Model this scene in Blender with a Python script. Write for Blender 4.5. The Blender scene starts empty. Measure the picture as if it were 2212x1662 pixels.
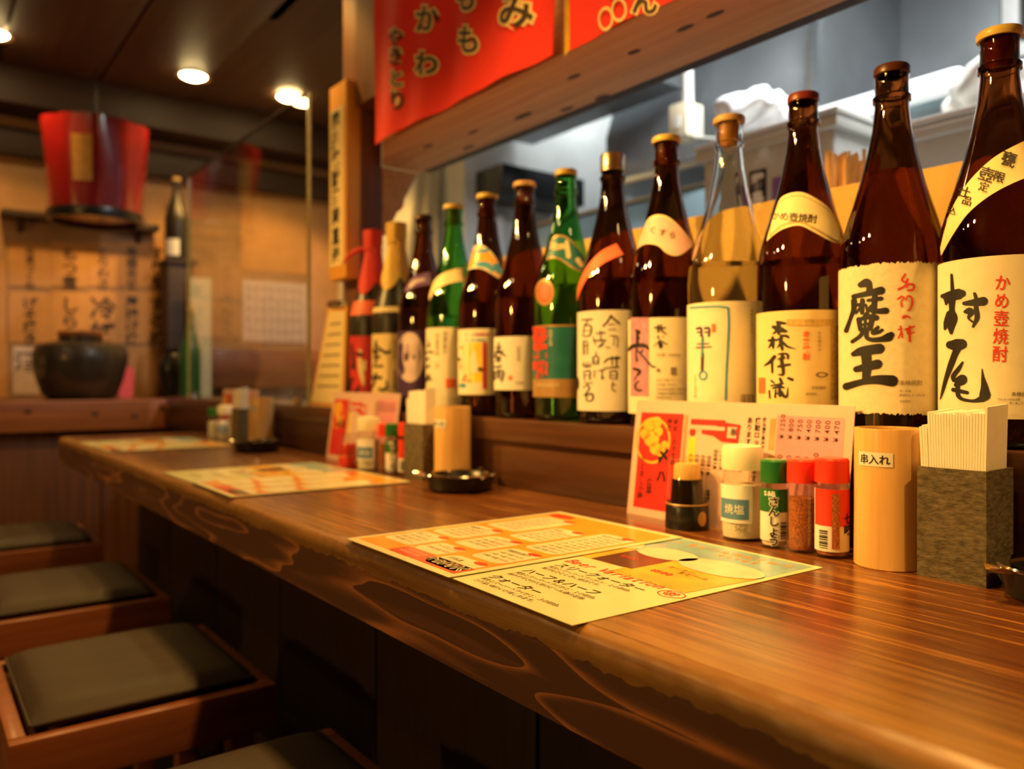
import bpy, bmesh, math, random
from mathutils import Vector

random.seed(7)
S = bpy.context.scene
COL = S.collection
R = math.radians

# ------------------------------------------------------------------ camera, world, exposure
F, CX, HY, CZ = 1720.0, 1106.0, 822.0, 0.895        # focal length (px), principal column, horizon row, eye height (m)
YAW = math.atan2(1312, 1720)
SN, CS = math.sin(YAW), math.cos(YAW)
cam_d = bpy.data.cameras.new('camera')
cam_d.sensor_width = 36
cam_d.lens = 36 * F / 2212
cam_d.shift_y = -9 / 2212
cam_d.clip_start = 0.02
cam_d.dof.use_dof = True
cam_d.dof.focus_distance = 0.66
cam_d.dof.aperture_fstop = 4.0
cam = bpy.data.objects.new('camera', cam_d)
cam.location = (0, 0, CZ)
cam.rotation_euler = (R(90), 0, -YAW)
COL.objects.link(cam)
S.camera = cam

W = bpy.data.worlds.new('dim_room_air')
S.world = W
W.use_nodes = True
W.node_tree.nodes['Background'].inputs[0].default_value = (1, 0.62, 0.3, 1)
W.node_tree.nodes['Background'].inputs[1].default_value = 0.006
S.view_settings.view_transform = 'Standard'
S.view_settings.look = 'None'
S.view_settings.gamma = 1
S.view_settings.use_curve_mapping = False
S.view_settings.exposure = 0.0
WARM = (1.0, 0.53, 0.115)
COOL = (0.93, 0.98, 1.0)
LAMP_W = 1.0

# ------------------------------------------------------------------ helpers
def ray(px, py):
    x = (px - CX) / F
    return Vector((CS * x + SN, -SN * x + CS, (HY - py) / F))

def at(px, py, X=None, Y=None, Z=None):
    r = ray(px, py)
    t = X / r.x if X is not None else (Y / r.y if Y is not None else (Z - CZ) / r.z)
    return Vector((r.x * t, r.y * t, CZ + r.z * t))

def stand(px, py, r, Z):
    """centre of a round thing whose front foot is seen at a pixel on the plane Z"""
    p = at(px, py, Z=Z)
    d = Vector((p.x, p.y, 0)).normalized()
    return p + d * r

class MB:
    def __init__(s):
        s.v, s.f, s.m = [], [], []
    def add(s, vs, fs, mi=0):
        b = len(s.v)
        s.v += [tuple(v) for v in vs]
        for f in fs:
            s.f.append(tuple(b + i for i in f)); s.m.append(mi)
        return s
    def box(s, x0, x1, y0, y1, z0, z1, mi=0):
        return s.add([(x0, y0, z0), (x1, y0, z0), (x1, y1, z0), (x0, y1, z0), (x0, y0, z1), (x1, y0, z1), (x1, y1, z1), (x0, y1, z1)],
                     [(3, 2, 1, 0), (4, 5, 6, 7), (0, 1, 5, 4), (1, 2, 6, 5), (2, 3, 7, 6), (3, 0, 4, 7)], mi)
    def lathe(s, prof, c=(0, 0, 0), seg=40, mi=0):
        vs, fs = [], []
        ring = []
        for r, z in prof:
            if r < 1e-6:
                ring.append((len(vs), 1)); vs.append((c[0], c[1], c[2] + z))
            else:
                ring.append((len(vs), seg))
                for k in range(seg):
                    a = 2 * math.pi * k / seg
                    vs.append((c[0] + r * math.cos(a), c[1] + r * math.sin(a), c[2] + z))
        for (a, na), (b, nb) in zip(ring, ring[1:]):
            for k in range(seg):
                j = (k + 1) % seg
                if na > 1 and nb > 1: fs.append((a + k, a + j, b + j, b + k))
                elif na > 1: fs.append((a + k, a + j, b))
                elif nb > 1: fs.append((a, b + j, b + k))
        return s.add(vs, fs, mi)
    def tube(s, pts, rad, seg=10, mi=0):
        pts = [Vector(p) for p in pts]
        n = len(pts)
        rad = rad if isinstance(rad, (list, tuple)) else [rad] * n
        vs, fs = [], []
        for i, p in enumerate(pts):
            d = (pts[min(i + 1, n - 1)] - pts[max(i - 1, 0)]).normalized()
            u = d.cross(Vector((0, 0, 1)))
            if u.length < 1e-3: u = d.cross(Vector((1, 0, 0)))
            u.normalize(); w = d.cross(u)
            for k in range(seg):
                a = 2 * math.pi * k / seg
                vs.append(p + (u * math.cos(a) + w * math.sin(a)) * rad[i])
        for i in range(n - 1):
            for k in range(seg):
                j = (k + 1) % seg
                fs.append((i * seg + k, i * seg + j, (i + 1) * seg + j, (i + 1) * seg + k))
        fs.append(tuple(reversed(range(seg)))); fs.append(tuple((n - 1) * seg + k for k in range(seg)))
        return s.add(vs, fs, mi)
    def grid(s, fn, nu, nv, mi=0):
        vs = [fn(i / nu, j / nv) for j in range(nv + 1) for i in range(nu + 1)]
        fs = [(j * (nu + 1) + i, j * (nu + 1) + i + 1, (j + 1) * (nu + 1) + i + 1, (j + 1) * (nu + 1) + i) for j in range(nv) for i in range(nu)]
        return s.add(vs, fs, mi)
    def prism(s, poly, vec, mi=0):
        n = len(poly); vec = Vector(vec)
        vs = [Vector(p) for p in poly] + [Vector(p) + vec for p in poly]
        fs = [tuple(reversed(range(n))), tuple(range(n, 2 * n))] + [(i, (i + 1) % n, n + (i + 1) % n, n + i) for i in range(n)]
        return s.add(vs, fs, mi)
    def sheet(s, quad, th, mi=0):
        """a thin slab on four corners, thickened along its normal"""
        q = [Vector(p) for p in quad]
        nrm = (q[1] - q[0]).cross(q[3] - q[0]).normalized() * th
        return s.prism(q, nrm, mi)
    def build(s, name, mats, parent=None, bevel=0, smooth=35, org=None):
        me = bpy.data.meshes.new(name)
        if parent is not None:
            o0 = Vector((0, 0, 0)); p = parent
            while p is not None: o0 += p.location; p = p.parent
        elif org is not None: o0 = Vector(org)
        else:
            xs, ys, zs = zip(*s.v)
            o0 = Vector(((min(xs) + max(xs)) / 2, (min(ys) + max(ys)) / 2, min(zs)))
        me.from_pydata([(v[0] - o0.x, v[1] - o0.y, v[2] - o0.z) for v in s.v], [], s.f)
        mats = mats if isinstance(mats, (list, tuple)) else [mats]
        for m in mats: me.materials.append(m)
        me.polygons.foreach_set('material_index', s.m)
        bm = bmesh.new(); bm.from_mesh(me)
        if bevel:
            bmesh.ops.remove_doubles(bm, verts=bm.verts, dist=1e-6)
            bmesh.ops.bevel(bm, geom=[e for e in bm.edges if len(e.link_faces) == 2 and e.calc_face_angle(0) > 0.5], offset=bevel, segments=2, affect='EDGES', profile=0.6)
        bm.to_mesh(me); bm.free()
        if smooth:
            me.shade_smooth(); me.set_sharp_from_angle(angle=R(smooth))
        o = bpy.data.objects.new(name, me)
        COL.objects.link(o)
        if parent is not None: o.parent = parent
        else: o.location = o0
        return o

def tag(o, label, cat=None, group=None):
    o['label'] = label
    if cat: o['category'] = cat
    if group: o['group'] = group
    return o

def thing(name, label, cat, loc, group=None):
    o = bpy.data.objects.new(name, None)
    o.empty_display_size = 0.02
    o.location = loc
    COL.objects.link(o)
    return tag(o, label, cat, group)

def struct(o, label=None):
    o['kind'] = 'structure'
    if label: o['label'] = label
    return o

def dup(root, loc, label, group=None):
    r = root.copy(); COL.objects.link(r); r.location = loc; r['label'] = label
    if group: r['group'] = group
    for ch in root.children:
        c = ch.copy(); COL.objects.link(c); c.parent = r
        for g in ch.children:
            d = g.copy(); COL.objects.link(d); d.parent = c
    return r

# ------------------------------------------------------------------ materials
def _new(name):
    m = bpy.data.materials.new(name); m.use_nodes = True
    nt = m.node_tree
    return m, nt, nt.nodes['Principled BSDF']

def mat(name, col, rough=0.5, metal=0.0, var=0.12, nscale=40.0, bump=0.0, coat=0.0, emit=None, estr=0.0, trans=0.0, ior=1.45, stretch=(1, 1, 1), alpha=None, sheen=0.0, spec=0.5):
    m, nt, b = _new(name)
    tc = nt.nodes.new('ShaderNodeTexCoord'); mp = nt.nodes.new('ShaderNodeMapping'); mp.inputs['Scale'].default_value = stretch
    nz = nt.nodes.new('ShaderNodeTexNoise'); nz.inputs['Scale'].default_value = nscale; nz.inputs['Detail'].default_value = 4
    nt.links.new(tc.outputs['Object'], mp.inputs[0]); nt.links.new(mp.outputs[0], nz.inputs['Vector'])
    rp = nt.nodes.new('ShaderNodeValToRGB')
    c = [max(0, x) for x in col]
    rp.color_ramp.elements[0].position = 0.3; rp.color_ramp.elements[1].position = 0.7
    rp.color_ramp.elements[0].color = (*[x * (1 - var) for x in c], 1)
    rp.color_ramp.elements[1].color = (*[min(1, x * (1 + var)) for x in c], 1)
    nt.links.new(nz.outputs['Fac'], rp.inputs[0]); nt.links.new(rp.outputs[0], b.inputs['Base Color'])
    b.inputs['Roughness'].default_value = rough; b.inputs['Metallic'].default_value = metal
    b.inputs['Coat Weight'].default_value = coat; b.inputs['Coat Roughness'].default_value = 0.12
    b.inputs['Transmission Weight'].default_value = trans; b.inputs['IOR'].default_value = ior
    b.inputs['Sheen Weight'].default_value = sheen
    b.inputs['Specular IOR Level'].default_value = spec
    if emit:
        b.inputs['Emission Color'].default_value = (*emit, 1); b.inputs['Emission Strength'].default_value = estr
    if bump:
        bp = nt.nodes.new('ShaderNodeBump'); bp.inputs['Strength'].default_value = bump; bp.inputs['Distance'].default_value = 0.002
        nt.links.new(nz.outputs['Fac'], bp.inputs['Height']); nt.links.new(bp.outputs[0], b.inputs['Normal'])
    return m

def wood(name, dark, light, along=1, freq=90.0, rough=0.35, coat=0.0, rings=0.0, streak=None, bump=0.15, big=3.0, streak_pos=0.62, wear=None):
    """planed wood: fine grain stretched along an axis, an optional cathedral pattern and pale worn streaks"""
    m, nt, b = _new(name)
    L = nt.links
    tc = nt.nodes.new('ShaderNodeTexCoord'); geo = nt.nodes.new('ShaderNodeNewGeometry')
    mp = nt.nodes.new('ShaderNodeMapping'); sc = [1, 1, 1]; sc[along] = 0.035; mp.inputs['Scale'].default_value = sc
    L.new(geo.outputs['Position'], mp.inputs[0])
    n1 = nt.nodes.new('ShaderNodeTexNoise'); n1.inputs['Scale'].default_value = freq; n1.inputs['Detail'].default_value = 6; n1.inputs['Roughness'].default_value = 0.65
    L.new(mp.outputs[0], n1.inputs['Vector'])
    mp2 = nt.nodes.new('ShaderNodeMapping'); sc2 = [1, 1, 1]; sc2[along] = 0.13 if rings else 0.22; mp2.inputs['Scale'].default_value = sc2
    L.new(geo.outputs['Position'], mp2.inputs[0])
    n2 = nt.nodes.new('ShaderNodeTexNoise'); n2.inputs['Scale'].default_value = big; n2.inputs['Detail'].default_value = 2
    L.new(mp2.outputs[0], n2.inputs['Vector'])
    fac = n1.outputs['Fac']
    def math_(op, a, bb):
        q = nt.nodes.new('ShaderNodeMath'); q.operation = op
        for i, v in enumerate((a, bb)):
            if isinstance(v, (int, float)): q.inputs[i].default_value = v
            else: L.new(v, q.inputs[i])
        return q.outputs[0]
    fac = math_('ADD', math_('MULTIPLY', fac, 0.7), math_('MULTIPLY', n2.outputs['Fac'], 0.3))
    if rings:
        q = math_('FRACT', math_('MULTIPLY', n2.outputs['Fac'], rings), 0)
        q = math_('POWER', q, 9.0)
        fac = math_('ADD', math_('MULTIPLY', fac, 0.62), math_('MULTIPLY', q, 0.42))
    rp = nt.nodes.new('ShaderNodeValToRGB')
    rp.color_ramp.elements[0].position = 0.34; rp.color_ramp.elements[1].position = 0.68
    rp.color_ramp.elements[0].color = (*dark, 1); rp.color_ramp.elements[1].color = (*light, 1)
    L.new(fac, rp.inputs[0])
    out = rp.outputs[0]
    if streak:
        mp3 = nt.nodes.new('ShaderNodeMapping'); sc3 = [1, 1, 1]; sc3[along] = 0.02; mp3.inputs['Scale'].default_value = sc3
        L.new(geo.outputs['Position'], mp3.inputs[0])
        n3 = nt.nodes.new('ShaderNodeTexNoise'); n3.inputs['Scale'].default_value = 190; n3.inputs['Detail'].default_value = 8; n3.inputs['Roughness'].default_value = 0.75
        L.new(mp3.outputs[0], n3.inputs['Vector'])
        r3 = nt.nodes.new('ShaderNodeValToRGB'); r3.color_ramp.elements[0].position = streak_pos - 0.02; r3.color_ramp.elements[1].position = streak_pos + 0.05
        L.new(n3.outputs['Fac'], r3.inputs[0])
        mx = nt.nodes.new('ShaderNodeMix'); mx.data_type = 'RGBA'
        L.new(r3.outputs[0], mx.inputs[0]); L.new(out, mx.inputs[6]); mx.inputs[7].default_value = (*streak, 1)
        out = mx.outputs[2]
    if wear:        # varnish rubbed away along the front edge
        sp = nt.nodes.new('ShaderNodeSeparateXYZ'); L.new(geo.outputs['Position'], sp.inputs[0])
        q = math_('DIVIDE', math_('SUBTRACT', wear[1], sp.outputs['X']), wear[1] - wear[0])
        q = math_('ADD', q, math_('MULTIPLY', math_('SUBTRACT', fac, 0.5), 2.2))
        q = math_('ADD', q, math_('MULTIPLY', math_('SUBTRACT', n2.outputs['Fac'], 0.5), 1.4))
        r4 = nt.nodes.new('ShaderNodeValToRGB'); r4.color_ramp.elements[0].position = 0.25; r4.color_ramp.elements[1].position = 1.0
        L.new(q, r4.inputs[0])
        mx = nt.nodes.new('ShaderNodeMix'); mx.data_type = 'RGBA'
        L.new(r4.outputs[0], mx.inputs[0]); L.new(out, mx.inputs[6]); mx.inputs[7].default_value = (*wear[2], 1)
        out = mx.outputs[2]
    L.new(out, b.inputs['Base Color'])
    b.inputs['Roughness'].default_value = rough
    b.inputs['Coat Weight'].default_value = coat; b.inputs['Coat Roughness'].default_value = 0.2
    bp = nt.nodes.new('ShaderNodeBump'); bp.inputs['Strength'].default_value = bump; bp.inputs['Distance'].default_value = 0.001
    L.new(fac, bp.inputs['Height']); L.new(bp.outputs[0], b.inputs['Normal'])
    return m

def clear_sheet(name, tint=(1, 1, 1), ior=1.5, rough=0.0):
    """flat pane: straight-through view plus Fresnel mirror"""
    m = bpy.data.materials.new(name); m.use_nodes = True
    nt = m.node_tree; nt.nodes.clear()
    o = nt.nodes.new('ShaderNodeOutputMaterial'); mx = nt.nodes.new('ShaderNodeMixShader')
    t = nt.nodes.new('ShaderNodeBsdfTransparent'); t.inputs[0].default_value = (*tint, 1)
    g = nt.nodes.new('ShaderNodeBsdfGlossy'); g.inputs['Roughness'].default_value = rough
    lw = nt.nodes.new('ShaderNodeLayerWeight'); lw.inputs[0].default_value = 0.5
    pw = nt.nodes.new('ShaderNodeMath'); pw.operation = 'POWER'; pw.inputs[1].default_value = 4.0
    nt.links.new(lw.outputs['Facing'], pw.inputs[0])
    fr = nt.nodes.new('ShaderNodeMath'); fr.operation = 'MULTIPLY_ADD'; fr.use_clamp = True
    f0 = ((ior - 1) / (ior + 1)) ** 2; fr.inputs[1].default_value = 0.8; fr.inputs[2].default_value = f0 * 1.6
    nt.links.new(pw.outputs[0], fr.inputs[0])
    nt.links.new(fr.outputs[0], mx.inputs[0]); nt.links.new(t.outputs[0], mx.inputs[1]); nt.links.new(g.outputs[0], mx.inputs[2])
    nt.links.new(mx.outputs[0], o.inputs[0])
    return m

def glass(name, col, ior=1.5, rough=0.0):
    m, nt, b = _new(name)
    nz = nt.nodes.new('ShaderNodeTexNoise'); nz.inputs['Scale'].default_value = 12
    tc = nt.nodes.new('ShaderNodeTexCoord'); nt.links.new(tc.outputs['Object'], nz.inputs['Vector'])
    rp = nt.nodes.new('ShaderNodeValToRGB')
    rp.color_ramp.elements[0].color = (*[c * 0.93 for c in col], 1); rp.color_ramp.elements[1].color = (*col, 1)
    nt.links.new(nz.outputs['Fac'], rp.inputs[0]); nt.links.new(rp.outputs[0], b.inputs['Base Color'])
    b.inputs['Roughness'].default_value = rough; b.inputs['IOR'].default_value = ior; b.inputs['Transmission Weight'].default_value = 1
    return m

M = dict(
    counter=wood('counter_top_wood', (0.060, 0.016, 0.005), (0.19, 0.060, 0.016), 1, 210, 0.28, 0.3, 0, (0.50, 0.21, 0.04), 0.2, streak_pos=0.57, wear=(0.37, 0.56, (0.36, 0.185, 0.045))),
    fascia=wood('counter_front_wood', (0.15, 0.066, 0.040), (0.66, 0.25, 0.09), 1, 110, 0.42, 0.15, 8.0, None, 0.3, 12.0),
    worn=wood('worn_edge_wood', (0.20, 0.085, 0.024), (0.50, 0.25, 0.06), 1, 140, 0.4, 0.1),
    riser=wood('shelf_wood', (0.045, 0.017, 0.008), (0.12, 0.042, 0.018), 1, 80, 0.35, 0.2),
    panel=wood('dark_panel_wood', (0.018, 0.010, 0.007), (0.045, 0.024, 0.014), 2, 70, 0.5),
    pine=wood('pine_beam', (0.48, 0.20, 0.065), (0.74, 0.37, 0.13), 1, 60, 0.55, 0, 0, (0.16, 0.07, 0.03), 0.2, streak_pos=0.68),
    knot=mat('pine_knot', (0.07, 0.03, 0.012), 0.6),
    pillar=wood('brown_pillar', (0.10, 0.035, 0.014), (0.21, 0.075, 0.028), 2, 70, 0.5),
    signwood=wood('sign_plank', (0.74, 0.32, 0.04), (0.86, 0.43, 0.07), 2, 50, 0.5),
    board=wood('orange_ply', (0.86, 0.50, 0.10), (0.92, 0.60, 0.16), 1, 25, 0.6, 0, 0, None, 0.05),
    ledge=wood('ledge_timber', (0.15, 0.04, 0.012), (0.42, 0.14, 0.04), 0, 40, 0.45, 0.15),
    stool=wood('stool_wood', (0.20, 0.055, 0.018), (0.36, 0.115, 0.04), 0, 60, 0.4, 0.2),
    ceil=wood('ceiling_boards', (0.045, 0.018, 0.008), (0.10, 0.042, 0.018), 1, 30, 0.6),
    beamdark=wood('dark_beam', (0.02, 0.009, 0.005), (0.05, 0.02, 0.01), 0, 40, 0.6),
    wall=mat('plaster_wall', (0.42, 0.24, 0.13), 0.9, var=0.2, nscale=6, bump=0.2),
    floor=mat('dark_floor', (0.04, 0.03, 0.022), 0.6, nscale=10, bump=0.2),
    kraft=mat('tan_wall_paper', (0.62, 0.31, 0.12), 0.85, var=0.08, nscale=12),
    paper=mat('white_paper', (0.80, 0.76, 0.66), 0.7, var=0.03, nscale=30),
    cream=mat('cream_label', (0.84, 0.75, 0.55), 0.55, var=0.04, nscale=60),
    washi=mat('rough_cream_label', (0.80, 0.70, 0.48), 0.7, var=0.06, nscale=150, bump=0.2),
    yellowlabel=mat('yellow_cream_label', (0.84, 0.66, 0.33), 0.5, var=0.04),
    ochre=mat('ochre_border', (0.62, 0.42, 0.14), 0.5, var=0.25, nscale=300),
    black=mat('black_ink', (0.012, 0.009, 0.009), 0.55, var=0.2),
    grey=mat('grey_ink', (0.22, 0.17, 0.12), 0.6),
    red=mat('red_ink', (0.75, 0.045, 0.02), 0.5),
    redpaper=mat('red_label', (0.62, 0.03, 0.03), 0.5),
    purple=mat('purple_print', (0.20, 0.09, 0.30), 0.5),
    purpledark=mat('dark_purple_label', (0.07, 0.03, 0.12), 0.5),
    mauve=mat('mauve_print', (0.52, 0.24, 0.36), 0.5, var=0.25, nscale=120),
    lilac=mat('pale_lilac_paper', (0.72, 0.56, 0.58), 0.55),
    teal=mat('teal_label', (0.02, 0.17, 0.17), 0.4),
    gold=mat('gold_print', (0.50, 0.30, 0.12), 0.4, metal=0.3),
    blue=mat('blue_print', (0.05, 0.30, 0.48), 0.5),
    yellow=mat('yellow_print', (0.88, 0.62, 0.03), 0.5),
    orange=mat('orange_print', (0.95, 0.40, 0.03), 0.35, coat=0.5),
    orangered=mat('orange_red_band', (0.90, 0.16, 0.06), 0.5),
    pink=mat('pink_label', (0.86, 0.48, 0.40), 0.5),
    brown_glass=glass('brown_bottle_glass', (0.125, 0.027, 0.004)),
    dark_glass=glass('dark_bottle_glass', (0.06, 0.025, 0.010)),
    green_glass=glass('green_bottle_glass', (0.10, 0.55, 0.06)),
    clear_glass=glass('clear_bottle_glass', (0.93, 0.95, 0.90)),
    inner=glass('inner_bottle_glass', (0.98, 0.98, 0.98)),
    liquid=glass('clear_spirit', (0.98, 0.96, 0.90), 1.34),
    capyellow=mat('yellow_cap_plastic', (0.85, 0.60, 0.16), 0.35),
    caporange=mat('amber_plug_plastic', (0.70, 0.30, 0.06), 0.35),
    captan=mat('tan_cap', (0.62, 0.38, 0.16), 0.45),
    capbrown=mat('brown_cap', (0.10, 0.03, 0.018), 0.35),
    capwine=mat('wine_red_cap', (0.22, 0.03, 0.03), 0.35),
    capmetal=mat('brushed_metal_cap', (0.72, 0.55, 0.38), 0.3, metal=0.9),
    clothred=mat('red_wrapping_cloth', (0.70, 0.035, 0.03), 0.75, nscale=200, bump=0.3, sheen=0.3),
    clothyellow=mat('gold_wrapping_cloth', (0.85, 0.55, 0.10), 0.7, nscale=200, bump=0.3, sheen=0.3),
    blackmatte=mat('black_matte_glass', (0.022, 0.018, 0.014), 0.35),
    noren=mat('red_noren_cloth', (0.72, 0.022, 0.012), 0.85, var=0.08, nscale=300, bump=0.25),
    norenyellow=mat('yellow_noren_hem', (0.85, 0.50, 0.05), 0.85),
    creamink=mat('cream_noren_print', (0.72, 0.52, 0.26), 0.8),
    greyink=mat('black_noren_print', (0.035, 0.022, 0.018), 0.8),
    steel=mat('brushed_steel', (0.50, 0.53, 0.55), 0.32, metal=0.9, stretch=(1, 1, 30), nscale=20),
    steelwall=mat('dull_steel_wall', (0.27, 0.29, 0.30), 0.45, metal=0.35, nscale=5, var=0.15),
    chrome=mat('polished_steel', (0.80, 0.76, 0.70), 0.12, metal=1.0),
    plasticwhite=mat('white_plastic', (0.85, 0.84, 0.80), 0.4, var=0.03),
    plasticcream=mat('cream_plastic_cap', (0.86, 0.78, 0.56), 0.3, var=0.02),
    plasticgrey=mat('grey_tote_plastic', (0.46, 0.45, 0.40), 0.5, var=0.05),
    plasticred=mat('red_cap_plastic', (0.80, 0.045, 0.02), 0.3, var=0.03),
    plasticgreen=mat('green_cap_plastic', (0.015, 0.15, 0.03), 0.3, var=0.03),
    foam=mat('white_foam', (0.92, 0.93, 0.93), 0.8, var=0.02),
    bag=mat('white_bag_film', (0.88, 0.90, 0.94), 0.35, nscale=25, bump=0.6),
    haze=mat('clear_bag_film', (0.70, 0.66, 0.60), 0.3, nscale=18, var=0.3, bump=0.6),
    teflon=mat('black_plastic', (0.012, 0.011, 0.011), 0.28),
    soy=mat('dark_soy_sauce', (0.012, 0.006, 0.004), 0.15),
    redsauce=mat('red_sauce', (0.62, 0.03, 0.015), 0.3),
    clearplastic=clear_sheet('clear_plastic', (0.93, 0.92, 0.88), 1.45, 0.02),
    pane=clear_sheet('partition_glass', (0.90, 0.93, 0.90), 1.5),
    salt=mat('white_salt', (0.80, 0.76, 0.64), 0.9, nscale=500, bump=0.4),
    spice=mat('brown_spice', (0.42, 0.13, 0.04), 0.9, var=0.6, nscale=600, bump=0.5),
    bamboo=wood('bamboo_skin', (0.58, 0.30, 0.085), (0.84, 0.52, 0.20), 2, 60, 0.4, 0.15, 0, None, 0.08, 14),
    bambooin=mat('bamboo_inside', (0.55, 0.32, 0.12), 0.7),
    fibre=mat('fibre_paper_box', (0.115, 0.09, 0.055), 0.9, var=0.45, nscale=130, bump=0.6, stretch=(1, 1, 2.2)),
    napkin=mat('white_napkin', (0.88, 0.82, 0.72), 0.85, var=0.03, nscale=80),
    cushion=wood('grey_brown_cushion', (0.026, 0.016, 0.009), (0.058, 0.036, 0.019), 0, 160, 0.6, 0, 0, None, 0.5),
    jar=mat('dark_ceramic', (0.035, 0.026, 0.02), 0.38, var=0.3, nscale=8, coat=0.2),
    lanternred=mat('red_lantern_vinyl', (0.20, 0.008, 0.010), 0.2, coat=0.6, nscale=14, bump=0.35),
    lanternlabel=mat('orange_lantern_label', (0.45, 0.20, 0.03), 0.4),
    bulb=mat('warm_bulb', (1, 0.8, 0.5), 0.5, emit=(1.0, 0.72, 0.30), estr=70),
    tube=mat('fluorescent_tube', (1, 1, 1), 0.5, emit=COOL, estr=14),
    skewer=mat('bamboo_skewer', (0.86, 0.50, 0.16), 0.6),
    edgeglow=mat('lit_pane_edge', (0.62, 0.52, 0.16), 0.3, coat=0.4),  # yellow stands for light caught in the edges of the pane
    whitewall=mat('white_kitchen_wall', (0.62, 0.63, 0.60), 0.7, nscale=4, var=0.12),
    kitchendark=mat('dark_kitchen_ceiling', (0.055, 0.058, 0.06), 0.6, nscale=5),
    bluecase=mat('blue_grey_case', (0.25, 0.36, 0.40), 0.3, metal=0.3, nscale=6, var=0.3),
    leather=mat('dark_fabric', (0.05, 0.03, 0.022), 0.7),
)

# ------------------------------------------------------------------ lettering
_G = {}
def glyph(ch, bold):
    k = (ch, bold)
    if k not in _G:
        c = bpy.data.curves.new('letter', 'FONT'); c.body = ch; c.resolution_u = 3; c.offset = bold
        o = bpy.data.objects.new('letter', c); COL.objects.link(o)
        me = bpy.data.meshes.new_from_object(o.evaluated_get(bpy.context.evaluated_depsgraph_get()))
        _G[k] = ([(v.co.x, v.co.y) for v in me.vertices], [tuple(p.vertices) for p in me.polygons])
        bpy.data.objects.remove(o); bpy.data.curves.remove(c); bpy.data.meshes.remove(me)
    return _G[k]

def adv(ch):
    if ord(ch) > 0x2000: return 1.0
    if ch in " .,:iIl|'!": return 0.32
    return 0.58

def cut(poly, x0, x1):
    for x, sgn in ((x0, 1), (x1, -1)):
        out = []
        for i in range(len(poly)):
            a, b = poly[i], poly[(i + 1) % len(poly)]
            da, db = sgn * (a[0] - x), sgn * (b[0] - x)
            if da >= 0: out.append(a)
            if da * db < 0:
                t = da / (da - db); out.append((x, a[1] + t * (b[1] - a[1])))
        poly = out
        if len(poly) < 3: return None
    return poly

def text(mb, s, x, y, size, mp, mi=0, vert=False, bold=0.0, up=-1, sx=1.0, rot=0.0, pitch=1.0, step=None, skew=0.0):
    """letters from the top-left corner (x, y); up=-1 when y grows downwards; mp maps (x, y) to a point"""
    cx = cy = 0.0
    ca, sa = math.cos(R(rot)), math.sin(R(rot))
    for ch in s:
        if ch != ' ':
            gv, gf = glyph(ch, bold)
            pts = []
            for gx, gy in gv:
                u, w = cx + (gx + skew * gy) * size * sx, cy - 0.88 * size + gy * size
                pts.append((x + u * ca - w * sa, y + up * (u * sa + w * ca)))
            if step:
                for f in gf:
                    poly = [pts[i] for i in f]
                    lo, hi = min(p[0] for p in poly), max(p[0] for p in poly)
                    k = math.floor(lo / step)
                    while k * step < hi:
                        q = cut(poly, k * step, (k + 1) * step) if hi - lo > step * 0.3 else poly
                        if q: mb.add([mp(*p) for p in q], [tuple(range(len(q)))], mi)
                        if hi - lo <= step * 0.3: break
                        k += 1
            else:
                mb.add([mp(*p) for p in pts], gf, mi)
        if vert: cy -= size * pitch
        else: cx += adv(ch) * size * sx * pitch

def stroke(mb, pts, mp, mi=0, step=6.0):
    """one brush stroke: points (x, y, width) joined by a smooth ribbon with rounded ends"""
    P = [Vector(p) for p in pts]
    if len(P) == 1: P = [P[0], P[0] + Vector((1, 1, 0))]
    E = [P[0] * 2 - P[1]] + P + [P[-1] * 2 - P[-2]]
    S_ = []
    for i in range(1, len(E) - 2):
        a, b, c, d = E[i - 1:i + 3]
        n = max(2, int((c - b).length / step))
        for k in range(n):
            t = k / n
            S_.append(0.5 * ((2 * b) + (c - a) * t + (2 * a - 5 * b + 4 * c - d) * t * t + (3 * b - a - 3 * c + d) * t ** 3))
    S_.append(P[-1])
    L_, Rr = [], []
    n = len(S_)
    for i, p in enumerate(S_):
        d = S_[min(i + 1, n - 1)] - S_[max(i - 1, 0)]
        d = Vector((d.x, d.y)); d = d.normalized() if d.length > 1e-9 else Vector((1, 0))
        nn = Vector((-d.y, d.x)) * max(p.z, 1) * 0.5
        L_.append((p.x + nn.x, p.y + nn.y)); Rr.append((p.x - nn.x, p.y - nn.y))
    vs = [mp(*p) for p in L_] + [mp(*p) for p in S_and(S_)] + [mp(*p) for p in Rr]
    fs = [(i, i + 1, n + i + 1, n + i) for i in range(n - 1)] + [(n + i, n + i + 1, 2 * n + i + 1, 2 * n + i) for i in range(n - 1)]
    mb.add(vs, fs, mi)
    for p, q in ((S_[0], S_[1]), (S_[-1], S_[-2])):
        w = max(p.z, 1) * 0.5
        ring = [mp(p.x + w * math.cos(a * math.pi / 5), p.y + w * math.sin(a * math.pi / 5)) for a in range(10)]
        mb.add([mp(p.x, p.y)] + ring, [(0, 1 + k, 1 + (k + 1) % 10) for k in range(10)], mi)

def S_and(S_): return [(p.x, p.y) for p in S_]

def brush(mb, strokes, mp, mi=0, ox=0, oy=0, sc=1.0, fat=1.28):
    for st in strokes:
        stroke(mb, [(ox + p[0] / sc, oy + p[1] / sc, p[2] * fat / sc) for p in st], mp, mi, 2.0)

def quadpatch(mb, x0, y0, x1, y1, mp, mi=0, n=1, m=1):
    mb.grid(lambda u, v: mp(x0 + (x1 - x0) * u, y0 + (y1 - y0) * v), n, m, mi)

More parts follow.
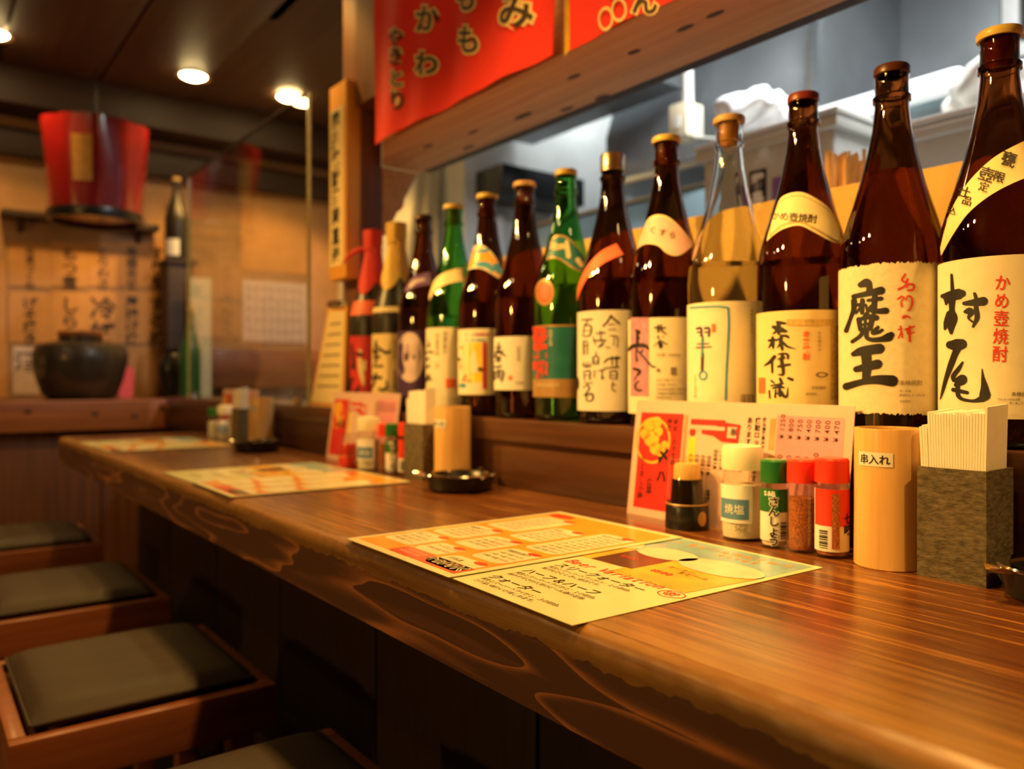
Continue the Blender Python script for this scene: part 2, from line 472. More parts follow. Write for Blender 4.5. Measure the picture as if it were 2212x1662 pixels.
def disc(mb, x, y, rx, ry, mp, mi=0, n=24, inner=0.0):
    ring = [(math.cos(2 * math.pi * k / n), math.sin(2 * math.pi * k / n)) for k in range(n)]
    if inner:
        vs = [mp(x + rx * a, y + ry * b) for a, b in ring] + [mp(x + rx * a * inner, y + ry * b * inner) for a, b in ring]
        mb.add(vs, [(k, (k + 1) % n, n + (k + 1) % n, n + k) for k in range(n)], mi)
    else:
        vs = [mp(x, y)] + [mp(x + rx * a * q, y + ry * b * q) for q in (0.5, 1) for a, b in ring]
        mb.add(vs, [(0, 1 + k, 1 + (k + 1) % n) for k in range(n)] + [(1 + k, 1 + (k + 1) % n, 1 + n + (k + 1) % n, 1 + n + k) for k in range(n)], mi)

def rrect(mb, x0, y0, x1, y1, r, mp, mi=0):
    pts = []
    for cx, cy, a0 in ((x1 - r, y1 - r, 0), (x0 + r, y1 - r, 90), (x0 + r, y0 + r, 180), (x1 - r, y0 + r, 270)):
        for k in range(5):
            a = R(a0 + 22.5 * k); pts.append((cx + r * math.cos(a), cy + r * math.sin(a)))
    c = ((x0 + x1) / 2, (y0 + y1) / 2)
    mb.add([mp(*c)] + [mp(*p) for p in pts], [(0, 1 + k, 1 + (k + 1) % len(pts)) for k in range(len(pts))], mi)

# ------------------------------------------------------------------ the room
T, SH = 0.72, 0.832               # counter top, bottle shelf
WY = 3.75                         # far wall
struct(MB().box(-2.2, 2.7, -1.6, 4.0, -0.05, 0).build('floor', M['floor'], smooth=0), 'dark floor under the stools')
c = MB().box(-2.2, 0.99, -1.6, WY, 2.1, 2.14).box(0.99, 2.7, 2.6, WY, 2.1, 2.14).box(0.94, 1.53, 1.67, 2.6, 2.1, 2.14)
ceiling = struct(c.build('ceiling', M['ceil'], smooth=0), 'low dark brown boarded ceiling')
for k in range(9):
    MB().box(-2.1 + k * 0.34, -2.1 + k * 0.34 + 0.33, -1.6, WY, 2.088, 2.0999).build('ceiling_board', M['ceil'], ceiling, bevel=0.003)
struct(MB().box(-2.2, 2.7, WY, WY + 0.1, 0, 2.14).build('wall_far', M['wall'], smooth=0), 'brown plaster wall hung with paper menus')
struct(MB().box(-2.3, -2.2, -1.6, WY, 0, 2.14).build('wall_left', M['panel'], smooth=0))
struct(MB().box(-2.2, 2.7, -1.7, -1.6, 0, 2.4).build('wall_back', M['panel'], smooth=0))
kw = struct(MB().box(2.6, 2.7, -1.6, WY, 0, 2.5).build('wall_kitchen', M['steelwall'], smooth=0), 'grey metal-clad kitchen wall')
y = -1.55
for k, w in enumerate((0.9, 0.9, 0.75, 0.36, 0.55, 0.6)):
    MB().box(2.588, 2.5999, y, y + w - 0.006, 0.8, 2.45).build('steel_panel', M['steelwall'], kw, bevel=0.002)
    y += w
struct(MB().box(1.75, 2.6, 2.6, 2.66, 0, 2.5).build('wall_kitchen_end', M['whitewall'], smooth=0), 'white end wall of the kitchen')
struct(MB().box(1.75, 1.80, 2.66, WY, 0, 2.5).build('wall_kitchen_side', M['whitewall'], smooth=0), 'white partition beyond the pillar')
struct(MB().box(0.99, 2.6, -1.6, 2.6, 2.4, 2.44).build('ceiling_kitchen', M['kitchendark'], smooth=0), 'dark kitchen ceiling')

# wall above the serving opening: beam, lintel wall
beam = MB().prism([(0.80, -0.8, 1.395), (0.986, -0.8, 1.395), (0.986, 1.664, 1.395), (0.888, 1.664, 1.395), (0.80, 1.50, 1.395)], (0, 0, 0.125))
bm_o = struct(beam.build('trim_1', M['pine'], bevel=0.003), 'pale pine lintel beam over the kitchen opening')
for (px, py, a, b_) in ((1130, 250, 20, 6), (1330, 205, 10, 4), (1022, 285, 14, 4), (1012, 318, 16, 5), (925, 315, 14, 4), (1225, 235, 14, 5), (1300, 210, 14, 6), (1370, 112, 10, 5), (1240, 165, 12, 5), (1480, 60, 12, 5), (1545, 30, 12, 5)):
    p = at(px, py, Z=1.395)
    if 0.805 < p.x < 0.98:
        k = MB()
        disc(k, 0, 0, 0.006 * b_ / 5, 0.018 * a / 14, lambda x, y, p=p: (p.x + x, p.y + y, 1.3945), 0)
        k.build('knot', M['knot'], bm_o, smooth=0)
struct(MB().box(0.82, 0.94, -0.8, 1.664, 1.5205, 2.4).build('wall_lintel', M['pillar'], smooth=0), 'brown boarded wall above the beam')
struct(MB().box(0.833, 0.888, 1.665, 1.76, SH, 2.1).build('trim_2', M['pillar'], bevel=0.004), 'dark brown wooden pillar beside the bottles')
g = MB().prism([(0.8885, 1.665, 1.3945), (0.985, 1.665, 1.3945), (0.898, 1.665, 1.235), (0.8885, 1.665, 1.235)], (0, 0.035, 0))
struct(g.build('trim_3', M['pine'], bevel=0.002), 'triangular pine corner brace under the beam')
struct(MB().box(0.9865, 1.02, -0.8, 1.664, 1.40, 1.62).build('trim_4', M['beamdark'], bevel=0.003), 'dark strip along the back of the beam')

# ceiling beam on the far side
struct(MB().box(-2.2, 1.75, 3.55, WY, 1.95, 2.1).build('trim_5', M['beamdark'], bevel=0.005), 'dark ceiling beam above the far wall')
struct(MB().box(-2.2, 1.75, 3.70, WY, 1.79, 1.90).build('trim_6', M['beamdark'], bevel=0.005), 'dark horizontal wall rail behind the red lantern')

# ------------------------------------------------------------------ counter
CF, CE = 0.378, 2.79              # front edge, far end
ct = thing('bar_counter', 'long dark stained wooden bar counter with a worn front edge', 'counter', (0.55, 1.0, 0))
prof = [(CF + 0.010, T), (0.785, T), (0.785, T - 0.075), (CF, T - 0.075), (CF, T - 0.013)]
top = MB()
n = 90
ys = [-0.9 + (CE + 0.9) * i / n for i in range(n + 1)]
def wob(y, a, s): return a * (math.sin(y * 37 + s) * 0.5 + math.sin(y * 91 + s * 2) * 0.3 + math.sin(y * 211 + s) * 0.2)
def jag(v): return wob(v * 3.7, 0.0028, 1) + 0.0016 * math.sin(v * 1450) * math.sin(v * 613 + 1)
top.grid(lambda u, v: (CF + 0.0138 + (0.7915 - CF - 0.0138) * u, -0.9 + (CE + 0.9) * v, T), 4, n, 0)
top.box(CF + 0.0150, 0.7915, -0.9, CE, T - 0.075, T - 0.0005, 0)
top.build('countertop', M['counter'], ct, smooth=20)
MB().grid(lambda u, v: (CF + (0 if u < 0.9 else 0), -0.9 + (CE + 0.9) * v, T - 0.075 + (0.054 + jag(v)) * u), 6, 700).grid(lambda u, v: (CF + 0.4 * u, CE + 0.0002, T - 0.075 + 0.074 * v), 2, 2).grid(lambda u, v: (CF + 0.002 + 0.4 * u, -0.9 + (CE + 0.9) * v, T - 0.0752), 2, 8).build('front_face', M['fascia'], ct, smooth=30)
def edge(u, v):
    y = -0.9 + (CE + 0.9) * v
    a = Vector((CF - 0.0006, 0, T - 0.0215 + jag(v)))
    b = Vector((CF + 0.0145 + wob(v * 3.7, 0.0008, 4), 0, T + 0.0002))
    p = a.lerp(b, u)
    bulge = math.sin(u * math.pi) * 0.0052
    return (p.x - bulge * 0.7, y, p.z + bulge * 0.7)
MB().grid(edge, 6, 700).build('worn_edge', M['worn'], ct, smooth=60)
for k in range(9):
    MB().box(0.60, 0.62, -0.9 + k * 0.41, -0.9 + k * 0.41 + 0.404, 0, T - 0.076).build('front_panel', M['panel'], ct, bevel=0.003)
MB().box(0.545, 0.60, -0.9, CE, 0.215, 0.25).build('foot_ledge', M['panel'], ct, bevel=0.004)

sh = thing('bottle_shelf', 'raised dark wooden shelf along the back of the counter', 'shelf', (0.87, 1.0, T))
MB().box(0.778, 1.0, -0.9, 3.16, SH - 0.036, SH).build('shelf_board', M['riser'], sh, bevel=0.003)
MB().box(0.792, 0.80, -0.9, 3.16, T, SH - 0.036).build('riser', M['riser'], sh, bevel=0.001)
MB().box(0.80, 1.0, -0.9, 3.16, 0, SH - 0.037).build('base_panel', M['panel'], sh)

bd = thing('back_board', 'orange plywood board standing behind the row of bottles', 'board', (0.967, 0.4, SH))
MB().box(0.960, 0.974, -0.8, 1.42, SH, 1.146).build('panel', M['board'], bd, bevel=0.002)
MB().box(0.974, 0.992, -0.8, 1.42, SH, 1.13).build('backing_rail', M['pine'], bd, bevel=0.002)

# ------------------------------------------------------------------ bottles
PROF = [(0.000, 0.040), (0.003, 0.0485), (0.010, 0.0518), (0.190, 0.0522), (0.203, 0.0510), (0.214, 0.0490), (0.235, 0.0432), (0.248, 0.0390), (0.275, 0.0312), (0.299, 0.0252), (0.330, 0.0192), (0.352, 0.0168), (0.3575, 0.0168), (0.359, 0.0188), (0.364, 0.0190), (0.366, 0.0167), (0.384, 0.0165), (0.386, 0.0172), (0.390, 0.0170)]
def rad(h):
    if h <= 0: return PROF[0][1]
    for (a, ra), (b, rb) in zip(PROF, PROF[1:]):
        if h <= b: return ra + (rb - ra) * (h - a) / (b - a)
    return PROF[-1][1]

class Bot:
    def __init__(s, X0, Y0):
        s.x, s.y = X0, Y0
        s.phi = math.atan2(-Y0, -X0)
    def surf(s, th, h, off):
        r = rad(h) + off; a = s.phi + th
        return Vector((s.x + r * math.cos(a), s.y + r * math.sin(a), SH + h))
    def hit(s, px, py):
        """photo pixel -> (angle from the viewer's side, height) on the bottle's own surface"""
        d = ray(px, py); r = 0.05; h = 0.1; th = 0
        for _ in range(40):
            A = d.x ** 2 + d.y ** 2; B = d.x * s.x + d.y * s.y; C = s.x ** 2 + s.y ** 2 - r * r
            q = B * B - A * C
            t = (B - math.sqrt(max(q, 0))) / A
            x, y = d.x * t - s.x, d.y * t - s.y
            th = math.atan2(y, x) - s.phi
            th = (th + math.pi) % (2 * math.pi) - math.pi
            h = h * 0.4 + 0.6 * (CZ + d.z * t - SH)
            r = r * 0.4 + 0.6 * rad(h)
        return th, h
    def on(s, off):
        return lambda px, py: s.surf(*s.hit(px, py), off)
    def label(s, th0, th1, h0, h1, mat_, name='label', off=0.0003, rough=0, parent=None, n=28):
        m = MB()
        rnd = random.Random(3)
        jt = [rnd.uniform(-rough, rough) for _ in range(200)]
        nn = n * (4 if rough else 1)
        def fn(u, v):
            h = h0 + (h1 - h0) * v
            if rough:
                k = int(round(u * nn))
                h += jt[k] * (1 if v > 0.99 or v < 0.01 else 0)
            return s.surf(R(th0 + (th1 - th0) * u), h, off)
        m.grid(fn, nn, 3)
        return m.build(name, mat_, parent or s.root)
    def patch(s, pairs, mat_, name='neck_label', off=0.0006, ox=0, oy=0, sc=1.0, parent=None, shrink=0):
        P = [(Vector((ox + a[0] / sc, oy + a[1] / sc)), Vector((ox + b[0] / sc, oy + b[1] / sc))) for a, b in pairs]
        def side(k, u):
            x = u * (len(P) - 1); i = min(int(x), len(P) - 2); t = x - i
            p = [P[max(i - 1, 0)][k], P[i][k], P[i + 1][k], P[min(i + 2, len(P) - 1)][k]]
            return 0.5 * ((2 * p[1]) + (p[2] - p[0]) * t + (2 * p[0] - 5 * p[1] + 4 * p[2] - p[3]) * t * t + (3 * p[1] - p[0] - 3 * p[2] + p[3]) * t ** 3)
        def fn(u, v):
            u = shrink * 0.6 + u * (1 - 1.2 * shrink); v = shrink + v * (1 - 2 * shrink)
            p = side(0, u).lerp(side(1, u), v)
            return s.surf(*s.hit(p.x, p.y), off)
        return MB().grid(fn, 30, 6).build(name, mat_, parent or s.root)

def make_bottle(i, label, glassm, level, cap, wrap=False, shoulder=None):
    b = Bot(0.835, BY[i])
    b.root = thing('sake_bottle', label, 'bottle', (b.x, b.y, SH), 'tall glass bottles in a row on the shelf')
    c = (b.x, b.y, SH)
    m = MB()
    m.lathe([(0, 0.004)] + [(r, h) for h, r in PROF] + [(0.0125, 0.390)], c, 56, 0)
    inn = [(max(r - 0.0030, 0.0125), h) for h, r in PROF if 0.009 < h < 0.39]
    if not wrap: m.lathe([(0.0125, 0.390)] + inn[::-1] + [(0.045, 0.008), (0, 0.010)], c, 56, 1)
    m.build('glass', [glassm, M['inner']], b.root, smooth=50)
    if level:
        m = MB()
        lq = [(0, 0.0095), (0.0455, 0.0078)] + [(r - 0.0026, h) for h, r in PROF if 0.009 < h < level]
        rl = rad(level) - 0.0026
        m.lathe(lq + [(rl, level), (0, level)], c, 56)
        m.build('liquid', M['liquid'], b.root, smooth=50)
    if cap:
        kind, cm = cap
        m = MB()
        if kind == 'flat':      # plug with a wide flat head
            m.lathe([(0.0166, 0.3895), (0.0195, 0.3895), (0.0200, 0.392), (0.0200, 0.3955), (0.0188, 0.3975), (0, 0.398)], c, 40)
            m.lathe([(0.0120, 0.3895), (0.0122, 0.368), (0.0105, 0.362), (0, 0.362)], c, 32, 1)
            m.build('cap', [cm, M['caporange']], b.root)
        elif kind == 'screw':
            m.lathe([(0.0175, 0.372), (0.0182, 0.372), (0.0182, 0.3955), (0.0172, 0.3975), (0, 0.3978)], c, 40)
            m.build('cap', cm, b.root)
            m = MB().lathe([(0.0185, 0.3765), (0.0187, 0.377), (0.0187, 0.3785), (0.0185, 0.379)], c, 40); m.build('cap_ring', cm, b.root)
        else:                   # low crown pressed into the mouth
            m.lathe([(0.0172, 0.387), (0.0180, 0.388), (0.0180, 0.394), (0.0165, 0.3965), (0, 0.397)], c, 40)
            m.build('cap', cm, b.root)
    return b

YS = [0.3235, 0.4285, 0.5335, 0.6385, 0.7435, 0.8485, 0.9535, 1.0590, 1.168, 1.279, 1.390, 1.500, 1.6075]
BY = YS
gl, gg, gc, gd = M['brown_glass'], M['green_glass'], M['clear_glass'], M['dark_glass']

# 1 brown bottle, two big brushed characters and red vertical writing
b = make_bottle(0, 'brown glass bottle with slanted cream neck band and red vertical writing, beside the white napkins', gl, 0.253, ('flat', M['capyellow']))
lb = b.label(-93, 95, 0.028, 0.176, M['cream'])
mp = b.on(0.0008); m = MB(); K = dict(ox=2010, oy=560, sc=4.747)
brush(m, [[(130, 380, 35), (200, 378, 75), (300, 357, 85), (330, 352, 60)], [(222, 160, 20), (230, 320, 30)], [(225, 400, 60), (225, 520, 45), (232, 600, 80), (217, 690, 60), (218, 755, 28)], [(200, 560, 50), (170, 650, 45), (155, 715, 22)], [(175, 400, 60), (167, 462, 18)],
          [(455, 355, 25), (468, 400, 30), (470, 500, 36), (480, 600, 40), (440, 692, 20)], [(350, 455, 32), (450, 445, 55), (545, 432, 72)], [(360, 540, 28), (400, 535, 60), (425, 545, 45), (400, 585, 30), (395, 610, 18), (437, 645, 18)],
          [(205, 880, 65), (270, 882, 98), (325, 872, 85)], [(290, 900, 60), (250, 990, 52), (210, 1100, 48), (165, 1230, 34), (135, 1340, 26), (108, 1435, 8)], [(335, 1060, 18), (290, 1130, 35), (240, 1200, 38), (240, 1245, 25)], [(250, 1250, 25), (330, 1215, 50), (345, 1250, 50), (270, 1290, 40)], [(240, 1340, 35), (380, 1370, 30)],
          [(285, 1250, 45), (285, 1330, 35), (290, 1400, 35), (340, 1440, 28), (450, 1455, 28), (540, 1428, 60)], [(560, 1395, 92), (555, 1310, 58), (540, 1220, 28), (530, 1125, 6)]], mp, **K)
m.build('lettering', M['black'], lb, smooth=0)
m = MB(); text(m, 'かめ壺焼酎', 2149, 592, 37, mp, vert=True, bold=0.008, step=6, sx=0.92, pitch=1.04, rot=-2); m.build('red_lettering', M['red'], lb, smooth=0)
m = MB(); text(m, '本格焼酎', 2184, 846, 11, mp, step=6); text(m, 'アルコール分25度', 2154, 860, 6, mp); text(m, '芋・米こうじ', 2180, 868, 6, mp); m.build('small_print', M['black'], lb, smooth=0)
K = dict(ox=1600, oy=30, sc=1.8268)
nl = b.patch([((790, 925), (793, 955)), ((808, 850), (812, 920)), ((835, 770), (842, 868)), ((882, 688), (895, 792)), ((940, 620), (962, 733)), ((1010, 560), (1040, 685)), ((1105, 508), (1130, 645)), ((1150, 490), (1190, 625))], M['yellowlabel'], **K)
m = MB(); mp = b.on(0.0012)
for ch, x, y, sz, rt in (('甕', 1037, 535, 62, 35), ('壺', 952, 595, 62, 42), ('仕', 870, 672, 48, 50), ('込', 826, 752, 36, 58), ('限', 1005, 615, 46, 35), ('定', 948, 658, 40, 42), ('品', 884, 712, 40, 50)):
    text(m, ch, 1600 + x / 1.8268, 30 + y / 1.8268, sz / 1.8268, mp, step=6, rot=-18, bold=0.012)
m.build('neck_lettering', M['black'], nl, smooth=0)

# 2 brown bottle with the rough cream label
b = make_bottle(1, 'brown bottle with rough-edged cream label, two huge black characters and red script', gl, 0.282, ('crown', M['capbrown']))
lb = b.label(-92, 73, 0.029, 0.181, M['washi'], rough=0.0013)
mp = b.on(0.0008); m = MB(); K = dict(ox=1810, oy=560, sc=4.75)
brush(m, [[(235, 265, 45), (300, 245, 72), (325, 290, 50), (320, 350, 50)], [(165, 385, 38), (300, 355, 45), (445, 322, 65)], [(170, 430, 50), (165, 520, 40), (130, 620, 30), (90, 735, 38)], [(175, 475, 30), (265, 460, 25)], [(255, 425, 40), (250, 550, 34)], [(240, 490, 25), (190, 555, 20)], [(290, 470, 20), (310, 540, 24)],
          [(310, 425, 25), (445, 405, 35)], [(380, 385, 46), (370, 540, 46)], [(340, 480, 22), (300, 540, 16)], [(300, 520, 22), (400, 535, 40), (495, 530, 52)], [(300, 560, 36), (270, 600, 30)], [(218, 620, 42), (235, 725, 36)], [(220, 622, 30), (330, 592, 40), (395, 602, 48)], [(355, 605, 44), (330, 710, 44)], [(225, 678, 22), (340, 660, 22)], [(285, 600, 22), (280, 720, 22)], [(240, 730, 25), (330, 712, 25)],
          [(270, 725, 40), (230, 790, 32), (152, 848, 30)], [(302, 730, 32), (297, 800, 36), (350, 828, 36), (450, 822, 46), (520, 800, 70), (545, 780, 55)], [(412, 700, 28), (358, 757, 34), (420, 748, 28), (455, 728, 26)],
          [(165, 975, 42), (250, 945, 72), (430, 918, 82)], [(290, 960, 85), (300, 1100, 76), (290, 1240, 62)], [(190, 1132, 48), (280, 1110, 62), (410, 1077, 76)], [(90, 1308, 60), (250, 1262, 52), (400, 1238, 72), (560, 1250, 92)]], mp, **K)
m.build('lettering', M['black'], lb, smooth=0)
m = MB()
brush(m, [[(690, 155, 15), (655, 210, 15), (690, 235, 12), (715, 200, 15), (690, 270, 15), (620, 310, 16)], [(705, 290, 15), (730, 255, 15), (778, 270, 18), (770, 312, 15), (715, 320, 16)], [(610, 412, 10), (650, 385, 13), (680, 402, 11), (648, 432, 10), (656, 485, 15)], [(700, 420, 10), (712, 380, 11), (752, 392, 14), (760, 450, 18), (742, 510, 15), (712, 530, 9)],
          [(660, 600, 11), (680, 577, 11), (690, 600, 11), (665, 606, 10)], [(700, 580, 11), (735, 602, 14)], [(618, 722, 11), (655, 718, 11)], [(640, 690, 13), (648, 740, 11), (620, 810, 13)], [(655, 745, 9), (658, 805, 11)], [(690, 722, 14), (780, 692, 15)], [(735, 690, 14), (712, 765, 11), (780, 752, 12)], [(735, 700, 16), (735, 842, 20)]], mp, **K)
m.build('red_lettering', M['red'], lb, smooth=0)
m = MB(); text(m, '本格焼酎', 1942, 821, 12.5, mp, step=6); text(m, '芋・米麹', 1943, 842, 6, mp); text(m, '原材料名 さつまいも', 1942, 851, 6, mp); text(m, '合名会社', 1943, 864, 6, mp); m.build('small_print', M['grey'], lb, smooth=0)

# 3 brown bottle with yellow framed label and fan neck label
b = make_bottle(2, 'brown bottle with yellow bordered label and scalloped yellow neck label', gl, 0.2, ('crown', M['capwine']))
lb = b.label(-92, 82, 0.02, 0.141, M['yellowlabel'])
mp = b.on(0.0008); m = MB(); K = dict(ox=1630, oy=660, sc=7.555)
brush(m, [[(375, 275, 38), (430, 285, 42), (500, 292, 32)], [(385, 280, 36), (400, 380, 60), (395, 470, 26)], [(310, 352, 42), (400, 385, 78), (515, 422, 36)], [(390, 400, 45), (300, 468, 14)], [(240, 575, 32), (330, 560, 34)], [(300, 520, 32), (300, 600, 52), (310, 700, 22)], [(290, 610, 42), (238, 692, 16)], [(350, 572, 25), (430, 540, 30)], [(430, 492, 26), (530, 502, 36), (555, 527, 24)], [(440, 510, 42), (430, 600, 46), (455, 718, 36)], [(430, 610, 30), (375, 690, 14)], [(460, 600, 36), (540, 672, 30), (672, 710, 6)],
          [(330, 838, 48), (260, 920, 42), (168, 985, 16)], [(290, 920, 30), (295, 1092, 28)], [(390, 802, 18), (450, 785, 22), (540, 802, 32), (545, 862, 30)], [(390, 880, 20), (480, 852, 38)], [(460, 790, 36), (445, 900, 46), (470, 1050, 42), (460, 1130, 36), (385, 1127, 12)], [(390, 1000, 30), (450, 985, 36), (575, 965, 30)],
          [(280, 1230, 26), (322, 1265, 22)], [(550, 1187, 32), (615, 1212, 40)], [(270, 1312, 18), (400, 1290, 26), (470, 1272, 22)], [(300, 1352, 20), (400, 1332, 30), (480, 1340, 25)], [(420, 1198, 36), (440, 1260, 36), (410, 1350, 36), (415, 1470, 40)], [(245, 1390, 22), (255, 1510, 22)], [(350, 1380, 22), (340, 1500, 25)], [(370, 1440, 20), (450, 1430, 22)], [(430, 1400, 36), (480, 1480, 42), (530, 1480, 30), (545, 1340, 10)]], mp, **K)
m.build('lettering', M['black'], lb, smooth=0)
m = MB(); text(m, '本格焼酎', 1734, 714, 15.5, mp, vert=True, bold=0.03, step=6, pitch=1.05)
m.build('red_lettering', M['orangered'], lb, smooth=0)
m = MB(); quadpatch(m, 1640, 816, 1654, 850, mp, n=3, m=3); m.build('red_seal', M['orangered'], lb, smooth=0)
m = MB(); text(m, 'かめ壺仕込', 1766, 716, 8, mp, vert=True, step=6, pitch=1.1); text(m, '本格焼酎', 1752, 834, 8, mp, step=6); disc(m, 1775, 810, 13, 6, mp, inner=0.6); text(m, '鹿児島県', 1740, 848, 6, mp, step=6); m.build('small_print', M['grey'], lb, smooth=0)
m = MB()
quadpatch(m, 1700, 690, 1800, 704, mp, n=10, m=1); quadpatch(m, 1794, 704, 1810, 864, mp, n=3, m=10); m.build('label_border', M['ochre'], lb, smooth=0)
K = dict(ox=1600, oy=30, sc=1.8268)
PR = [((110, 870), (104, 898)), ((138, 778), (135, 870)), ((165, 722), (172, 848)), ((230, 703), (232, 836)), ((290, 725), (288, 862)), ((350, 770), (335, 888)), ((380, 828), (370, 903)), ((398, 892), (396, 905))]
nl = b.patch(PR, M['yellowlabel'], **K)
b.patch(PR, M['ochre'], 'neck_label_border', 0.0009, shrink=0.09, parent=nl, **K)
b.patch(PR, M['yellowlabel'], 'neck_label_field', 0.0012, shrink=0.14, parent=nl, **K)
m = MB(); mp = b.on(0.0016); text(m, 'かめ壺焼酎', 1667, 455, 20, mp, step=5, bold=0.008, rot=-5, pitch=0.98); m.build('neck_lettering', M['black'], nl, smooth=0)

# 4 clear bottle
b = make_bottle(3, 'clear glass bottle with pale label, thin blue line and blue ring drawing', gc, 0.208, ('flat', M['captan']))
lb = b.label(-92, 92, 0.016, 0.159, M['cream'])
mp = b.on(0.0008); K = dict(ox=1130, oy=280, sc=2.556)
m = MB(); brush(m, [[(925, 985, 8), (1000, 980, 8), (1080, 978, 8), (1130, 985, 9)], [(1132, 985, 9), (1135, 1080, 9), (1130, 1200, 9), (1122, 1350, 9), (1118, 1490, 9)], [(992, 1160, 12), (990, 1250, 9)]], mp, **K)
disc(m, 1130 + 995 / 2.556, 280 + 1358 / 2.556, 9.5, 11, mp, inner=0.6); m.build('blue_drawing', M['blue'], lb, smooth=0)
m = MB(); brush(m, [[(962, 1100, 10), (985, 1098, 10), (985, 1140, 10)], [(965, 1120, 7), (982, 1118, 7)], [(1005, 1098, 10), (1028, 1098, 10), (1026, 1140, 10)], [(1005, 1120, 7), (1024, 1118, 7)], [(992, 1140, 7), (995, 1165, 7)], [(965, 1185, 6), (1025, 1183, 6)], [(960, 1205, 7), (1040, 1200, 5)], [(992, 1240, 14), (990, 1330, 12)]], mp, **K); m.build('lettering', M['purpledark'], lb, smooth=0)
m = MB(); text(m, '泡盛の古酒をゆっくりと', 1620, 668, 6.5, mp, vert=True, step=5, pitch=1.2); text(m, 'アルコール分三十度', 1500, 810, 6, mp, vert=True, pitch=0.9)
for k in range(9): quadpatch(m, 1600 + k * 3.2, 852, 1600 + k * 3.2 + 1.2 + (k % 3) * 0.5, 872, mp)
m.build('small_print', M['grey'], lb, smooth=0)
m = MB(); quadpatch(m, 1538, 700, 1546, 718, mp); m.build('red_seal', M['orangered'], lb, smooth=0)

# 5 brown bottle, purple strip, pink neck label
b = make_bottle(4, 'brown bottle with mauve striped label and pink fan-shaped neck label', gl, 0.2, ('flat', M['capyellow']))
lb = b.label(-92, 85, 0.018, 0.146, M['cream'])
mp = b.on(0.0006)
m = MB(); quadpatch(m, 1363, 686, 1402, 856, mp, n=6, m=8); m.build('mauve_strip', M['mauve'], lb, smooth=0)
mp = b.on(0.001); m = MB(); K = dict(ox=1230, oy=650, sc=6.393)
brush(m, [[(930, 410, 25), (965, 432, 42), (945, 462, 30)], [(938, 410, 18), (945, 540, 30), (935, 620, 20), (930, 740, 14), (940, 832, 22)], [(962, 508, 30), (940, 552, 25)], [(828, 682, 24), (880, 628, 42), (970, 615, 42), (1060, 627, 42), (1092, 662, 24)], [(940, 690, 14), (990, 720, 16), (1020, 680, 16)], [(960, 700, 18), (1050, 800, 18), (1150, 910, 20), (1190, 905, 12)],
          [(895, 940, 26), (940, 950, 32), (982, 976, 32), (950, 1022, 26)], [(930, 1040, 12), (905, 1100, 11)], [(970, 1105, 14), (920, 1150, 18), (915, 1210, 20), (960, 1240, 22), (1005, 1235, 18)],
          [(1180, 370, 18), (1230, 376, 22)], [(1230, 340, 20), (1225, 430, 20)], [(1270, 330, 14), (1265, 400, 17), (1330, 460, 14)], [(1265, 386, 14), (1325, 370, 14)], [(1230, 490, 18), (1225, 520, 14)], [(1290, 490, 12), (1298, 500, 10)], [(1250, 550, 12), (1165, 630, 6)], [(1255, 545, 13), (1340, 600, 15)], [(1256, 590, 40), (1260, 632, 40)]], mp, **K)
m.build('lettering', M['black'], lb, smooth=0)
m = MB(); text(m, '30度', 1418, 762, 9, mp, step=6); text(m, '琉球泡盛', 1442, 764, 7, mp, step=6)
for y, t in ((818, '品目 泡盛 米こうじ'), (828, '内容量 1800ml'), (838, '北谷長老酒造工場株式'), (847, '沖縄県中頭郡北谷町'), (856, '製造年月日')): text(m, t, 1418, y, 6.5, mp, step=6)
disc(m, 1422, 800, 4, 4, mp); quadpatch(m, 1449, 794, 1461, 810, mp); m.build('small_print', M['grey'], lb, smooth=0)
K = dict(ox=1130, oy=280, sc=2.556)
PR = [((628, 648), (624, 668)), ((655, 580), (660, 640)), ((690, 497), (700, 632)), ((740, 470), (750, 645)), ((800, 482), (790, 682)), ((860, 532), (838, 698)), ((920, 605), (885, 685)), ((934, 630), (930, 645))]
nl = b.patch(PR, M['yellowlabel'], **K)
b.patch(PR, M['pink'], 'neck_label_field', 0.0009, shrink=0.06, parent=nl, **K)
m = MB(); mp = b.on(0.0013); text(m, 'くすら', 1405, 487, 17, mp, step=5, rot=-14, pitch=1.25, bold=0.01); m.build('neck_lettering', M['black'], nl, smooth=0)

